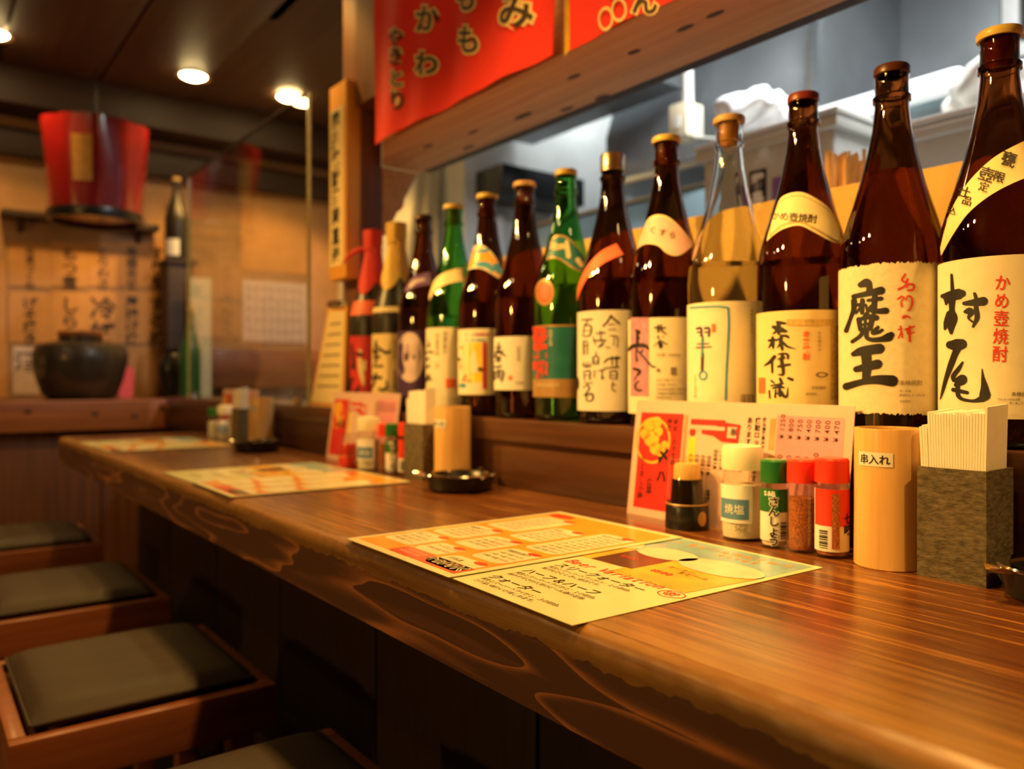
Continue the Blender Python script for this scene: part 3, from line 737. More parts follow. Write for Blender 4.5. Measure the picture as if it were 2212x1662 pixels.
# 6 brown bottle, white handwritten label, orange sash
b = make_bottle(5, 'brown bottle with white label covered in thin handwriting and orange-red sash', gl, 0.21, ('screw', M['capmetal']))
lb = b.label(-92, 92, 0.019, 0.163, M['paper'])
mp = b.on(0.0008); m = MB(); K = dict(ox=1230, oy=650, sc=6.393)
brush(m, [[(575, 200, 16), (520, 290, 16), (465, 350, 16)], [(580, 220, 16), (690, 315, 20)], [(540, 330, 10), (620, 320, 10)], [(540, 400, 9), (640, 390, 9)], [(560, 480, 9), (660, 500, 11), (660, 640, 11)], [(620, 500, 9), (610, 620, 10)], [(500, 640, 10), (560, 650, 10)],
          [(480, 850, 14), (540, 800, 15), (690, 785, 20)], [(590, 770, 13), (590, 890, 13)], [(650, 770, 18), (650, 910, 18)], [(480, 930, 11), (680, 915, 14)], [(550, 980, 9), (650, 975, 15), (650, 1080, 15)], [(560, 980, 11), (560, 1070, 11)], [(560, 1030, 8), (640, 1030, 8)], [(565, 1075, 8), (645, 1075, 9)], [(600, 1120, 11), (590, 1220, 11), (640, 1250, 11)], [(580, 1160, 9), (640, 1160, 9)],
          [(370, 450, 13), (490, 440, 16)], [(430, 410, 11), (440, 560, 11)], [(340, 550, 13), (500, 545, 16)], [(330, 500, 11), (360, 600, 11)], [(480, 570, 11), (400, 640, 11), (470, 610, 9)], [(370, 710, 13), (370, 760, 11)], [(330, 780, 16), (330, 870, 16)], [(330, 775, 11), (400, 775, 14), (400, 870, 16)], [(330, 830, 9), (400, 830, 9)], [(335, 870, 14), (400, 870, 14)], [(350, 960, 11), (345, 1060, 11)], [(390, 970, 9), (490, 950, 11)], [(455, 950, 11), (450, 1080, 14), (475, 1055, 11)],
          [(180, 265, 16), (320, 255, 16)], [(260, 280, 11), (210, 350, 11), (195, 490, 11)], [(210, 340, 14), (300, 350, 18), (290, 470, 16), (210, 495, 11)], [(215, 415, 9), (285, 415, 9)], [(200, 560, 16), (205, 740, 16)], [(200, 560, 11), (250, 570, 13), (250, 740, 11)], [(205, 620, 9), (245, 620, 9)], [(200, 860, 16), (210, 910, 16), (290, 905, 18)], [(245, 850, 11), (245, 900, 13)], [(285, 860, 11), (290, 905, 13)], [(200, 980, 11), (290, 975, 16), (280, 1080, 11)], [(210, 1030, 9), (280, 1030, 9), (290, 1090, 13)], [(205, 1000, 11), (215, 1100, 11)], [(260, 1150, 11), (200, 1200, 11)], [(210, 1130, 9), (320, 1140, 11)], [(255, 1170, 16), (280, 1210, 16), (210, 1310, 14)], [(235, 1300, 16), (320, 1290, 20), (320, 1370, 16), (245, 1380, 14), (240, 1310, 14)],
          ], mp, **K)
m.build('lettering', M['black'], lb, smooth=0)
m = MB(); brush(m, [[(84, 310, 11), (95, 480, 9), (84, 640, 14)], [(78, 1040, 13), (120, 1080, 18), (125, 1200, 16), (82, 1260, 11)]], mp, **K); m.build('side_lettering', M['black'], lb, smooth=0)
nl = b.patch([((294, 935), (297, 957)), ((308, 855), (322, 885)), ((350, 762), (362, 812)), ((420, 682), (432, 748)), ((480, 645), (497, 712)), ((515, 630), (553, 690))], M['orangered'], 'neck_band', ox=1130, oy=280, sc=2.556)

# 7 green bottle with teal label
b = make_bottle(6, 'green bottle with dark teal label, thick red characters and a round sticker', gg, 0.211, ('crown', M['capyellow']))
lb = b.label(-92, 92, 0.037, 0.148, M['teal'])
b.label(-92, 92, 0.037, 0.065, M['gold'], 'gold_band', 0.0006, parent=lb); b.label(-92, 92, 0.145, 0.148, M['gold'], 'gold_rim', 0.0006, parent=lb)
mp = b.on(0.0009); m = MB(); text(m, '砂羅瓏', 1152, 706, 37, mp, vert=True, bold=0.06, step=5, sx=0.85, pitch=1.0); m.build('red_lettering', M['red'], lb, smooth=0)
m = MB(); text(m, '琉球古酒', 1185, 712, 9, mp, vert=True, step=5); text(m, '琉球泡盛古酒', 1160, 828, 8, mp, step=5); m.build('small_print', M['cream'], lb, smooth=0)
K = dict(ox=1130, oy=280, sc=2.556)
PR = [((136, 690), (130, 722)), ((165, 597), (165, 710)), ((215, 583), (215, 727)), ((265, 610), (268, 765)), ((320, 675), (315, 785)), ((346, 727), (338, 780))]
nl = b.patch(PR, M['gold'], **K)
b.patch(PR, M['teal'], 'neck_label_field', 0.0009, shrink=0.08, parent=nl, **K)
m = MB(); mp = b.on(0.0013); text(m, '泡盛', 1190, 522, 17, mp, step=5, bold=0.03, rot=-10); brush(m, [[(240, 620, 14), (250, 700, 20)], [(300, 720, 22), (318, 750, 18)]], mp, **K); m.build('neck_lettering', M['yellowlabel'], nl, smooth=0)
m = MB(); disc(m, 1177, 632, 20, 29, b.on(0.0006)); st = m.build('round_sticker', M['orangered'], b.root)
m = MB(); disc(m, 1177, 632, 20, 29, b.on(0.0009), inner=0.82); m.build('sticker_rim', M['gold'], st)

# 8 brown bottle with small white label
b = make_bottle(7, 'brown bottle with a small white label and no neck label', gl, 0.2, ('flat', M['captan']))
lb = b.label(-80, 40, 0.047, 0.135, M['paper'])
mp = b.on(0.0008); m = MB(); K = dict(ox=970, oy=690, sc=7.9)
brush(m, [[(810, 490, 22), (890, 480, 22)], [(800, 560, 22), (920, 545, 24)], [(850, 405, 24), (845, 520, 26), (800, 610, 24), (780, 645, 12)], [(860, 560, 32), (970, 627, 18)], [(820, 640, 24), (820, 722, 22)], [(872, 640, 26), (866, 722, 24)], [(820, 682, 15), (866, 680, 15)], [(820, 652, 15), (870, 640, 15)], [(825, 722, 16), (866, 720, 16)],
          [(790, 820, 24), (890, 797, 28)], [(780, 910, 22), (785, 1030, 20)], [(780, 902, 20), (920, 882, 26), (930, 960, 26), (900, 1060, 22)], [(850, 850, 20), (850, 1010, 20)], [(810, 940, 18), (830, 960, 15)], [(880, 930, 18), (890, 970, 15)], [(810, 995, 15), (825, 1005, 12)], [(880, 1005, 18), (890, 1015, 12)]], mp, **K)
m.build('lettering', M['black'], lb, smooth=0)
m = MB(); text(m, '琉球泡盛', 1116, 748, 8, mp, vert=True, step=5); text(m, '内容量', 1112, 824, 6, mp, step=5); m.build('small_print', M['grey'], lb, smooth=0)
m = MB(); quadpatch(m, 1099, 812, 1107, 821, mp); m.build('red_seal', M['orangered'], lb, smooth=0)

# 9 brown bottle, yellow and blue picture label
b = make_bottle(8, 'brown bottle with a yellow and blue picture label', gl, 0.2, ('flat', M['capyellow']))
lb = b.label(-92, 80, 0.038, 0.153, M['cream'])
mp = b.on(0.0006); K = dict(ox=970, oy=690, sc=7.9)
def qk(m, x0, y0, x1, y1, mi=0, n=4, k=4): quadpatch(m, 970 + x0 / 7.9, 690 + y0 / 7.9, 970 + x1 / 7.9, 690 + y1 / 7.9, mp, mi, n, k)
m = MB(); qk(m, 150, 395, 560, 1080); m.build('yellow_field', M['yellow'], lb, smooth=0)
m = MB(); qk(m, 185, 255, 620, 285); qk(m, 185, 340, 620, 375); qk(m, 150, 1095, 290, 1170); m.build('blue_field', M['blue'], lb, smooth=0)
m = MB(); qk(m, 575, 385, 640, 1190); qk(m, 440, 240, 700, 270); m.build('red_field', M['redpaper'], lb, smooth=0)
mp = b.on(0.0009); m = MB(); brush(m, [[(430, 560, 40), (420, 700, 90), (440, 850, 120)]], mp, **K); m.build('white_figure', M['cream'], lb, smooth=0)
m = MB(); brush(m, [[(520, 850, 50), (560, 860, 40)], [(205, 480, 26), (225, 480, 22)], [(180, 670, 30), (190, 700, 30)], [(200, 760, 14), (210, 850, 14)]], mp, **K); m.build('dark_marks', M['black'], lb, smooth=0)
m = MB(); brush(m, [[(240, 1050, 30), (290, 960, 30)], [(300, 1040, 22), (370, 1060, 22)]], mp, **K); m.build('red_marks', M['orangered'], lb, smooth=0)
K = dict(ox=700, oy=430, sc=2.557)
PR = [((802, 375), (794, 395)), ((825, 272), (818, 385)), ((870, 255), (868, 385)), ((930, 300), (915, 408)), ((972, 378), (955, 434)), ((988, 425), (978, 438))]
nl = b.patch(PR, M['cream'], **K)
b.patch(PR, M['orange'], 'neck_label_field', 0.0009, shrink=0.1, parent=nl, **K)
m = MB(); brush(m, [[(850, 360, 22), (900, 365, 26), (930, 390, 22)], [(850, 290, 16), (900, 285, 16)], [(950, 370, 26), (965, 405, 20)]], b.on(0.0013), **K); m.build('neck_marks', M['blue'], nl, smooth=0)

# 10 green bottle, cream label and band
b = make_bottle(9, 'green bottle with pale label, small red square seal and plain cream neck band', gg, 0.185, ('flat', M['capyellow']))
lb = b.label(-92, 92, 0.012, 0.161, M['cream'])
mp = b.on(0.0008); m = MB(); K = dict(ox=740, oy=690, sc=8.31)
brush(m, [[(1540, 380, 18), (1555, 400, 16)], [(1560, 440, 30), (1545, 500, 26)], [(1500, 610, 14), (1570, 580, 28), (1635, 605, 22)], [(1540, 700, 34), (1530, 730, 30)], [(1550, 830, 36), (1535, 870, 30)], [(1555, 1000, 36), (1530, 1080, 40), (1510, 1110, 30)], [(1560, 1060, 30), (1600, 1090, 26)]], mp, **K); m.build('lettering', M['black'], lb, smooth=0)
m = MB(); text(m, '純米吟醸酒', 957, 717, 9.5, mp, vert=True, step=5, bold=0.03); text(m, '限定醸造吟醸', 941, 720, 8, mp, vert=True, step=5)
text(m, '清酒', 942, 784, 6, mp, vert=True); m.build('small_print', M['grey'], lb, smooth=0)
m = MB(); quadpatch(m, 963, 818, 984, 838, mp, n=3); m.build('red_seal', M['orangered'], lb, smooth=0)
nl = b.patch([((582, 530), (583, 562)), ((610, 452), (615, 507)), ((660, 410), (666, 476)), ((720, 388), (722, 460)), ((765, 380), (769, 455))], M['yellowlabel'], 'neck_band', ox=700, oy=430, sc=2.557)

# 11 brown bottle, purple label with pale moon
b = make_bottle(10, 'brown bottle with purple label showing a pale round moon', gl, 0.2, ('crown', M['capbrown']))
lb = b.label(-92, 92, 0.015, 0.160, M['purpledark'])
mp = b.on(0.0007); m = MB(); disc(m, 886, 772, 30, 54, mp, n=36); m.build('moon_disc', M['lilac'], lb, smooth=0)
mp = b.on(0.001); m = MB(); K = dict(ox=740, oy=690, sc=8.31)
brush(m, [[(1020, 520, 14), (1040, 640, 24)], [(1070, 360, 12), (1050, 460, 12)], [(1040, 940, 26), (1060, 1000, 30)]], mp, **K); text(m, '月の酒', 876, 744, 9, mp, vert=True, step=4); m.build('lettering', M['purple'], lb, smooth=0)
nl = b.patch([((449, 500), (452, 520)), ((480, 447), (484, 495)), ((530, 417), (536, 480)), ((590, 400), (597, 470))], M['purple'], 'neck_band', ox=700, oy=430, sc=2.557)
m = MB(); brush(m, [[(480, 480, 14), (510, 455, 16), (550, 445, 12)]], b.on(0.0012), ox=700, oy=430, sc=2.557); m.build('neck_lettering', M['lilac'], nl, smooth=0)

def cloth_wrap(b, m_, tail=False, z0=0.262):
    c = (b.x, b.y, SH)
    m = MB()
    n = 48
    prof = [(z0, 0), (0.285, 0), (0.31, 0), (0.335, 0), (0.348, 0), (0.356, 1), (0.366, 0), (0.385, 0), (0.398, 0), (0.401, 2)]
    vs = []
    for j, (h, k) in enumerate(prof):
        for i in range(n):
            a = 2 * math.pi * i / n
            hh = h
            if j == 0: hh = h - 0.030 * abs(math.sin(a * 2 + 0.6)) + 0.02
            r = (rad(min(hh, 0.38)) + 0.0022 + 0.0012 * math.sin(a * 7 + j)) if k == 0 else (0.0178 if k == 1 else 0.004)
            if h > 0.36 and k == 0: r = 0.0215 + 0.0012 * math.sin(a * 5)
            vs.append((b.x + r * math.cos(a), b.y + r * math.sin(a), SH + hh))
    fs = [(j * n + i, j * n + (i + 1) % n, (j + 1) * n + (i + 1) % n, (j + 1) * n + i) for j in range(len(prof) - 1) for i in range(n)]
    fs.append(tuple((len(prof) - 1) * n + i for i in range(n)))
    m.add(vs, fs); w = m.build('cloth_wrap', m_, b.root, smooth=60)
    k = MB()
    pts = [(b.x + 0.0205 * math.cos(2 * math.pi * i / 20), b.y + 0.0205 * math.sin(2 * math.pi * i / 20), SH + 0.356) for i in range(21)]
    k.tube(pts, 0.0022, 8); k.build('tie_cord', m_, w)
    f = b.phi
    for s_, L_ in ((-0.3, 0.055), (0.15, 0.045)):
        k = MB(); p0 = Vector((b.x + 0.021 * math.cos(f + s_), b.y + 0.021 * math.sin(f + s_), SH + 0.356))
        out = Vector((math.cos(f + s_), math.sin(f + s_), 0))
        k.tube([p0, p0 + out * 0.006 + Vector((0, 0, -0.012)), p0 + out * 0.012 + Vector((0, 0, -L_))], [0.0022, 0.002, 0.0018], 8); k.build('cord_end', m_, w)
    if tail:
        k = MB(); d = Vector((-CS, SN, 0)); p0 = Vector((b.x, b.y, SH + 0.358)) + d * 0.018
        k.tube([p0, p0 + d * 0.015 + Vector((0, 0, -0.003)), p0 + d * 0.035 + Vector((0, 0, -0.014)), p0 + d * 0.052 + Vector((0, 0, -0.034))], [0.006, 0.0055, 0.005, 0.0015], 10); k.build('cord_tail', m_, w)

# 12 dark bottle in yellow cloth
b = make_bottle(11, 'dark bottle with yellow cloth tied over its neck and cream label', M['blackmatte'], 0, None, wrap=True)
cloth_wrap(b, M['clothyellow'])
lb = b.label(-92, 92, 0.012, 0.160, M['yellowlabel'])
mp = b.on(0.0008); m = MB(); K = dict(ox=740, oy=690, sc=8.31)
brush(m, [[(605, 390, 28), (600, 480, 32), (560, 560, 14)], [(610, 470, 24), (700, 550, 36), (780, 600, 46), (850, 575, 30)], [(560, 590, 28), (650, 570, 32)], [(600, 560, 42), (600, 680, 42)], [(570, 690, 28), (670, 670, 32)], [(620, 700, 28), (590, 800, 30)], [(560, 850, 24), (710, 840, 36)], [(605, 960, 22), (590, 1050, 46), (550, 1080, 20)], [(560, 1040, 42), (690, 1050, 46)], [(590, 1100, 32), (540, 1230, 20)], [(650, 1250, 26), (720, 1270, 46), (790, 1230, 36), (790, 1100, 18)], [(935, 380, 12), (940, 540, 14), (925, 720, 12)], [(930, 920, 14), (940, 1250, 16)]], mp, **K)
m.build('lettering', M['black'], lb, smooth=0)
b.label(-92, 92, 0.205, 0.216, M['yellowlabel'], 'shoulder_band', 0.0006)

# 13 dark bottle in red cloth
b = make_bottle(12, 'dark bottle with red cloth knotted over its neck and red label', M['blackmatte'], 0, None, wrap=True)
cloth_wrap(b, M['clothred'], True)
lb = b.label(-92, 92, 0.012, 0.160, M['redpaper'])
mp = b.on(0.0008); m = MB()
brush(m, [[(170, 460, 26), (182, 600, 32), (210, 880, 42)], [(230, 600, 26), (310, 640, 46), (360, 620, 26)], [(165, 1080, 70), (150, 1180, 25), (140, 1290, 30)], [(210, 1280, 32), (260, 1280, 52), (300, 1200, 26)], [(200, 780, 32), (160, 880, 20)]], mp, **K); m.build('lettering', M['black'], lb, smooth=0)
m = MB(); brush(m, [[(310, 560, 40), (340, 590, 28)], [(310, 720, 60), (330, 900, 72), (360, 1060, 62), (375, 1180, 25)], [(400, 760, 46), (400, 900, 36)]], mp, **K); m.build('cream_lettering', M['yellowlabel'], lb, smooth=0)
b.label(-92, 92, 0.206, 0.238, M['orangered'], 'shoulder_band', 0.0006)
# ------------------------------------------------------------------ laminated menus on the counter
def page(x0, y0, rot, z):
    """page coordinates: a to the reader's right, b upwards (reader sits at the front edge)"""
    ca, sa = math.cos(R(rot)), math.sin(R(rot))
    def mp(off):
        def f(a, b):
            dx, dy = b, -a
            return Vector((x0 + dx * ca - dy * sa, y0 + dx * sa + dy * ca, z + off))
        return f
    return mp

def sheet_base(mp, name, label, group, w=0.212, h=0.302):
    mb = MB(); q = [mp(0)(0, 0), mp(0)(w, 0), mp(0)(w, h), mp(0)(0, h)]
    mb.prism(q, (0, 0, 0.0007))
    return tag(mb.build(name, M['film'], bevel=0.0002, smooth=0), label, 'menu', group)

M['film'] = mat('laminated_paper', (0.86, 0.84, 0.50), 0.28, var=0.02, coat=0.5)
M['pgink'] = mat('laminated_black_print', (0.02, 0.015, 0.012), 0.3, coat=0.4)
M['pgred'] = mat('laminated_red_print', (0.80, 0.06, 0.02), 0.3, coat=0.4)
M['pgblue'] = mat('laminated_blue_print', (0.30, 0.50, 0.55), 0.3, coat=0.4, var=0.25, nscale=25)
M['pgbeer'] = mat('laminated_beer_print', (0.92, 0.50, 0.05), 0.3, coat=0.4, var=0.2, nscale=30)
M['pgdark'] = mat('laminated_dark_beer_print', (0.12, 0.035, 0.018), 0.3, coat=0.4)
M['pgfoam'] = mat('laminated_foam_print', (0.86, 0.76, 0.56), 0.3, coat=0.4)
M['pgwhite'] = mat('laminated_white_print', (0.88, 0.84, 0.56), 0.3, coat=0.4)
GM = 'laminated menus lying on the counter'
OFF = 0.0008

def beer_menu(x0, y0, rot, z, label, small=True):
    P = page(x0, y0, rot, z); o = sheet_base(P, 'laminated_menu', label, GM)
    p1, p2, p3 = P(OFF), P(OFF + 0.0002), P(OFF + 0.0004)
    m = MB(); quadpatch(m, 0.006, 0.205, 0.206, 0.296, p1); m.build('sky_print', M['pgblue'], o, smooth=0)
    m = MB()
    m.add([p2(*q) for q in ((0.010, 0.150), (0.092, 0.150), (0.100, 0.215), (0.004, 0.215))], [(0, 1, 2, 3)])
    m.add([p2(*q) for q in ((0.108, 0.130), (0.200, 0.130), (0.206, 0.215), (0.100, 0.215))], [(0, 1, 2, 3)])
    m.build('pale_beer_print', M['pgbeer'], o, smooth=0)
    m = MB(); m.add([p3(*q) for q in ((0.060, 0.150), (0.114, 0.152), (0.114, 0.208), (0.057, 0.212))], [(0, 1, 2, 3)]); m.build('dark_beer_print', M['pgdark'], o, smooth=0)
    m = MB()
    for cx, cy, rx, ry in ((0.028, 0.222, 0.026, 0.020), (0.090, 0.224, 0.036, 0.022), (0.160, 0.220, 0.046, 0.026)): disc(m, cx, cy, rx, ry, P(OFF + 0.0006))
    m.build('foam_print', M['pgfoam'], o, smooth=0)
    m = MB(); text(m, 'うまい！生ビール飲みくらべ', 0.012, 0.285, 0.0135, p2, up=1, bold=0.02, pitch=1.05); text(m, '冷えてます', 0.12, 0.268, 0.010, p2, up=1, bold=0.02); m.build('headline', M['orange'], o, smooth=0)
    m = MB()
    text(m, 'Beer Variation', 0.052, 0.139, 0.020, p2, up=1, bold=0.01, skew=0.2, sx=0.87)
    disc(m, 0.196, 0.118, 0.013, 0.010, p2, inner=0.9); text(m, '500', 0.187, 0.1255, 0.009, p2, up=1, bold=0.03); text(m, 'YEN', 0.189, 0.118, 0.006, p2, up=1, bold=0.03)
    text(m, '¥500', 0.128, 0.170, 0.011, P(OFF + 0.0006), up=1, bold=0.03); text(m, '¥500', 0.068, 0.188, 0.010, P(OFF + 0.0006), up=1, bold=0.02)
    m.build('red_lettering', M['pgred'], o, smooth=0)
    m = MB()
    for b_, t in ((0.116, 'スリークォーター'), (0.078, 'ハーフ＆ハーフ'), (0.041, 'クォーター')): text(m, t, 0.060, b_, 0.0145, p2, up=1, bold=0.012)
    text(m, 'オリオン', 0.128, 0.190, 0.008, P(OFF + 0.0006), up=1); text(m, '生ビール', 0.148, 0.182, 0.009, P(OFF + 0.0006), up=1)
    if small:
        for b_, t, u in ((0.1005, '黒生とスーパードライが３：１の割合。', '贅沢なひとときに最適です。'), (0.0625, '黒生とスーパードライが１：１の割合。', '飲みやすさが人気のビール通の定番。'), (0.0255, '黒生とスーパードライが１：３の割合。', 'コク深い味わいが楽しめます。')):
            text(m, t, 0.062, b_, 0.0068, p2, up=1, pitch=0.92); text(m, u, 0.062, b_ - 0.0082, 0.0068, p2, up=1, pitch=0.95)
    m.build('lettering', M['pgink'], o, smooth=0)
    return o

def orange_menu(x0, y0, rot, z, label, small=True):
    P = page(x0, y0, rot, z); o = sheet_base(P, 'laminated_menu', label, GM)
    p1, p2, p3, p4 = P(OFF), P(OFF + 0.0002), P(OFF + 0.0004), P(OFF + 0.0006)
    m = MB(); quadpatch(m, 0.008, 0.010, 0.204, 0.292, p1); m.build('orange_field', M['orange'], o, smooth=0)
    boxes = [(0.014, 0.036, 0.074, 0.090), (0.082, 0.036, 0.132, 0.074), (0.140, 0.014, 0.200, 0.054), (0.016, 0.096, 0.076, 0.160), (0.084, 0.082, 0.140, 0.140), (0.148, 0.062, 0.200, 0.118), (0.020, 0.168, 0.082, 0.262), (0.090, 0.150, 0.140, 0.226), (0.148, 0.128, 0.200, 0.246)]
    cells = []
    for q in boxes:
        m = MB(); rrect(m, *q, 0.010, p2); k = m.build('white_box', M['pgwhite'], o, smooth=0); cells.append(k)
        m = MB(); disc(m, q[2] - 0.012, q[3] - 0.004, 0.010, 0.0045, p3, n=12); m.build('red_badge', M['pgred'], k, smooth=0)
    m = MB(); quadpatch(m, 0.078, 0.0105, 0.204, 0.034, p2); m.build('red_banner', M['pgred'], o, smooth=0)
    m = MB(); disc(m, 0.032, 0.278, 0.022, 0.010, p2); m.build('red_spot', M['pgred'], o, smooth=0)
    m = MB(); text(m, 'なつがパく', 0.136, 0.0315, 0.0150, P(OFF + 0.0005), up=1, bold=0.11, sx=0.9); text(m, 'こだわりのお通し', 0.084, 0.031, 0.006, p3, up=1); text(m, '季節のおすすめ', 0.084, 0.023, 0.006, p3, up=1); m.build('white_lettering', M['pgwhite'], o, smooth=0)
    m = MB(); text(m, 'なつがパく', 0.136, 0.0315, 0.0150, P(OFF + 0.0007), up=1, bold=0.02, sx=0.9)
    names = ['生ビール', 'ウーロンハイ', '日本酒', '梅酒ロック', 'レモンサワー', '焼酎水割り', '冷やしトマト', '枝豆', '本日の刺身']
    for (a0, b0, a1, b1), t, cell in zip(boxes, names, cells):
        if small:
            red = MB()
            text(m, t, a0 + 0.006, b1 - 0.008, 0.0075, p3, up=1)
            k = b1 - 0.020
            while k > b0 + 0.012:
                text(m, '小鉢 大皿', a0 + 0.006, k, 0.006, p3, up=1); text(red, '¥450', a0 + 0.034, k, 0.006, p3, up=1); k -= 0.0095
            if red.v: red.build('price_lettering', M['pgred'], cell, smooth=0)
    m.build('lettering', M['pgink'], o, smooth=0)
    return o

beer_menu(0.3845, 0.636, -2.0, T + 0.0002, 'laminated beer menu sheet with blue top, on the counter edge near the bamboo cup')
orange_menu(0.383, 0.800, -1.2, T + 0.0019, 'laminated orange menu sheet overlapping the beer sheet with blue top')
orange_menu(0.387, 1.400, -1.0, T + 0.0019, 'laminated orange menu sheet in front of the second bamboo cup', False)
beer_menu(0.388, 1.600, 0.5, T + 0.0002, 'laminated beer menu sheet behind the second orange sheet', False)
orange_menu(0.392, 2.330, 0.0, T + 0.0019, 'laminated orange menu sheet at the far end of the counter, closer one', False)
beer_menu(0.392, 2.535, 0.0, T + 0.0002, 'laminated beer menu sheet at the far end of the counter, farther one', False)

# ------------------------------------------------------------------ standing pink drinks menus
def card(y1, label, small=True):
    """leans on the shelf front: foot at X=.750, top at the shelf edge; y1 is its far end"""
    o = None
    W_, H_ = 0.306, 0.150
    B = Vector((0.7570, y1, T)); up_ = Vector((0.0195, 0, 0.1487)).normalized(); al = Vector((0, -1, 0)); nr = al.cross(up_); nr = -nr if nr.x > 0 else nr
    def P(off): return lambda a, b: B + al * a + up_ * b + nr * off
    p0 = P(0)
    mb = MB(); mb.prism([p0(0, 0), p0(W_, 0), p0(W_, H_), p0(0, H_)], nr * 0.0008)
    o = tag(mb.build('menu_card', M['cardpaper'], bevel=0.0002, smooth=0), label, 'menu', 'pink drinks menus leaning on the shelf')
    p1, p2, p3 = P(0.0010), P(0.0012), P(0.0014)
    m = MB(); quadpatch(m, 0.010, 0.010, 0.082, 0.134, p1); m.build('red_field', M['redprint'], o, smooth=0)
    m = MB(); quadpatch(m, 0.216, 0.050, 0.296, 0.137, p1); m.build('pink_field', M['pinkprint'], o, smooth=0)
    m = MB(); quadpatch(m, 0.084, 0.060, 0.089, 0.133, p1); quadpatch(m, 0.207, 0.098, 0.2145, 0.133, p1); quadpatch(m, 0.208, 0.050, 0.2155, 0.092, p1); m.build('brown_field', M['gold'], o, smooth=0)
    m = MB(); quadpatch(m, 0.093, 0.060, 0.104, 0.106, p1); m.build('yellow_field', M['yellow'], o, smooth=0)
    m = MB()      # swirling bowl and steam in yellow
    stroke(m, [(0.006, 0.108, 0.003), (0.014, 0.085, 0.005), (0.030, 0.074, 0.006), (0.048, 0.078, 0.005), (0.058, 0.094, 0.004)], p2, step=0.004) if False else None
    for a, b_, r_ in ((0.026, 0.118, 0.010), (0.038, 0.122, 0.009), (0.020, 0.106, 0.009), (0.042, 0.110, 0.008), (0.032, 0.100, 0.013), (0.040, 0.088, 0.010), (0.050, 0.084, 0.008), (0.055, 0.094, 0.006)): disc(m, a, b_, r_, r_ * 0.8, p2, n=16)
    disc(m, 0.034, 0.098, 0.030, 0.030, P(0.0011), n=32, inner=0.9)
    m.build('yellow_swirl', M['yellowprint'], o, smooth=0)
    m = MB()      # little red bottle, lying
    m.add([p2(*q) for q in ((0.112, 0.111), (0.130, 0.109), (0.142, 0.103), (0.166, 0.102), (0.168, 0.124), (0.145, 0.126), (0.130, 0.119), (0.112, 0.117))], [tuple(range(8))])
    quadpatch(m, 0.094, 0.1215, 0.146, 0.1285, p1); disc(m, 0.098, 0.112, 0.005, 0.005, p1); m.build('red_bottle_print', M['redprint'], o, smooth=0)
    m = MB(); quadpatch(m, 0.150, 0.108, 0.163, 0.121, p3); quadpatch(m, 0.094, 0.116, 0.146, 0.1205, p3); m.build('pale_field', M['cardpaper'], o, smooth=0)
    m = MB()
    if small:
        for k, t in enumerate(('1250', '800', '750', '400', '700', '400', '470')):
            a = 0.2185 + k * 0.0108
            text(m, '¥', a, 0.1115, 0.008, p2, up=1, rot=90, bold=0.02); text(m, t, a, 0.1195, 0.0085, p2, up=1, rot=90, bold=0.01)
        for k, t in enumerate(('300', '380', '250', '650', '1200', '800', '640')): text(m, '¥ ' + t, 0.2185 + k * 0.0108, 0.072, 0.0085, p2, up=1, rot=90, bold=0.01)
        for k in range(9): text(m, '¥1800', 0.0945 + k * 0.0092, 0.062 if k < 4 else 0.07, 0.0082, p2, up=1, rot=90, bold=0.02)
        for a, t in ((0.176, 'あります。'), (0.187, '焼酎ロックあります。'), (0.197, '税込価格表示です')): text(m, t, a, 0.134, 0.0078 if a < 0.19 else 0.005, p2, up=1, vert=True, bold=0.025, pitch=1.05)
        text(m, 'のみ比べ飲み放題', 0.112, 0.068, 0.0085, p2, up=1, vert=True, bold=0.02); text(m, '黒霧島', 0.124, 0.045, 0.0085, p2, up=1, vert=True, bold=0.02)
        text(m, '〆', 0.044, 0.090, 0.020, p3, up=1, bold=0.06); text(m, 'ハ', 0.046, 0.062, 0.016, p3, up=1, bold=0.06)
        text(m, '串', 0.154, 0.120, 0.010, P(0.0016), up=1, bold=0.02); text(m, 'おとおし小鉢', 0.016, 0.078, 0.0095, p2, up=1, vert=True, bold=0.02); text(m, '紅葉', 0.030, 0.050, 0.0105, p2, up=1, vert=True, bold=0.02)
        text(m, '釜めしおすすめ', 0.066, 0.128, 0.0085, p2, up=1, vert=True, bold=0.02); text(m, '特選', 0.056, 0.128, 0.0085, p2, up=1, vert=True, bold=0.02)
    else:
        text(m, '〆ハ', 0.036, 0.090, 0.020, p3, up=1, bold=0.06)
        for k in range(7): text(m, '¥800', 0.2185 + k * 0.0108, 0.112, 0.0085, p2, up=1, rot=90)
    m.build('lettering', M['pgink'], o, smooth=0)
    return o
M['cardpaper'] = mat('pale_pink_card', (0.72, 0.48, 0.42), 0.35, var=0.03, coat=0.4)
M['redprint'] = mat('card_red_print', (0.66, 0.03, 0.025), 0.35, coat=0.4)
M['pinkprint'] = mat('card_pink_print', (0.74, 0.30, 0.36), 0.35, coat=0.4, nscale=12, var=0.2)
M['yellowprint'] = mat('card_yellow_print', (0.92, 0.45, 0.05), 0.35, coat=0.4)
card(0.742, 'pink drinks menu card leaning behind the soy sauce bottle')
card(1.683, 'pink drinks menu card leaning behind the red sauce bottle', False)
card(2.470, 'pink drinks menu card at the far end of the counter', False)

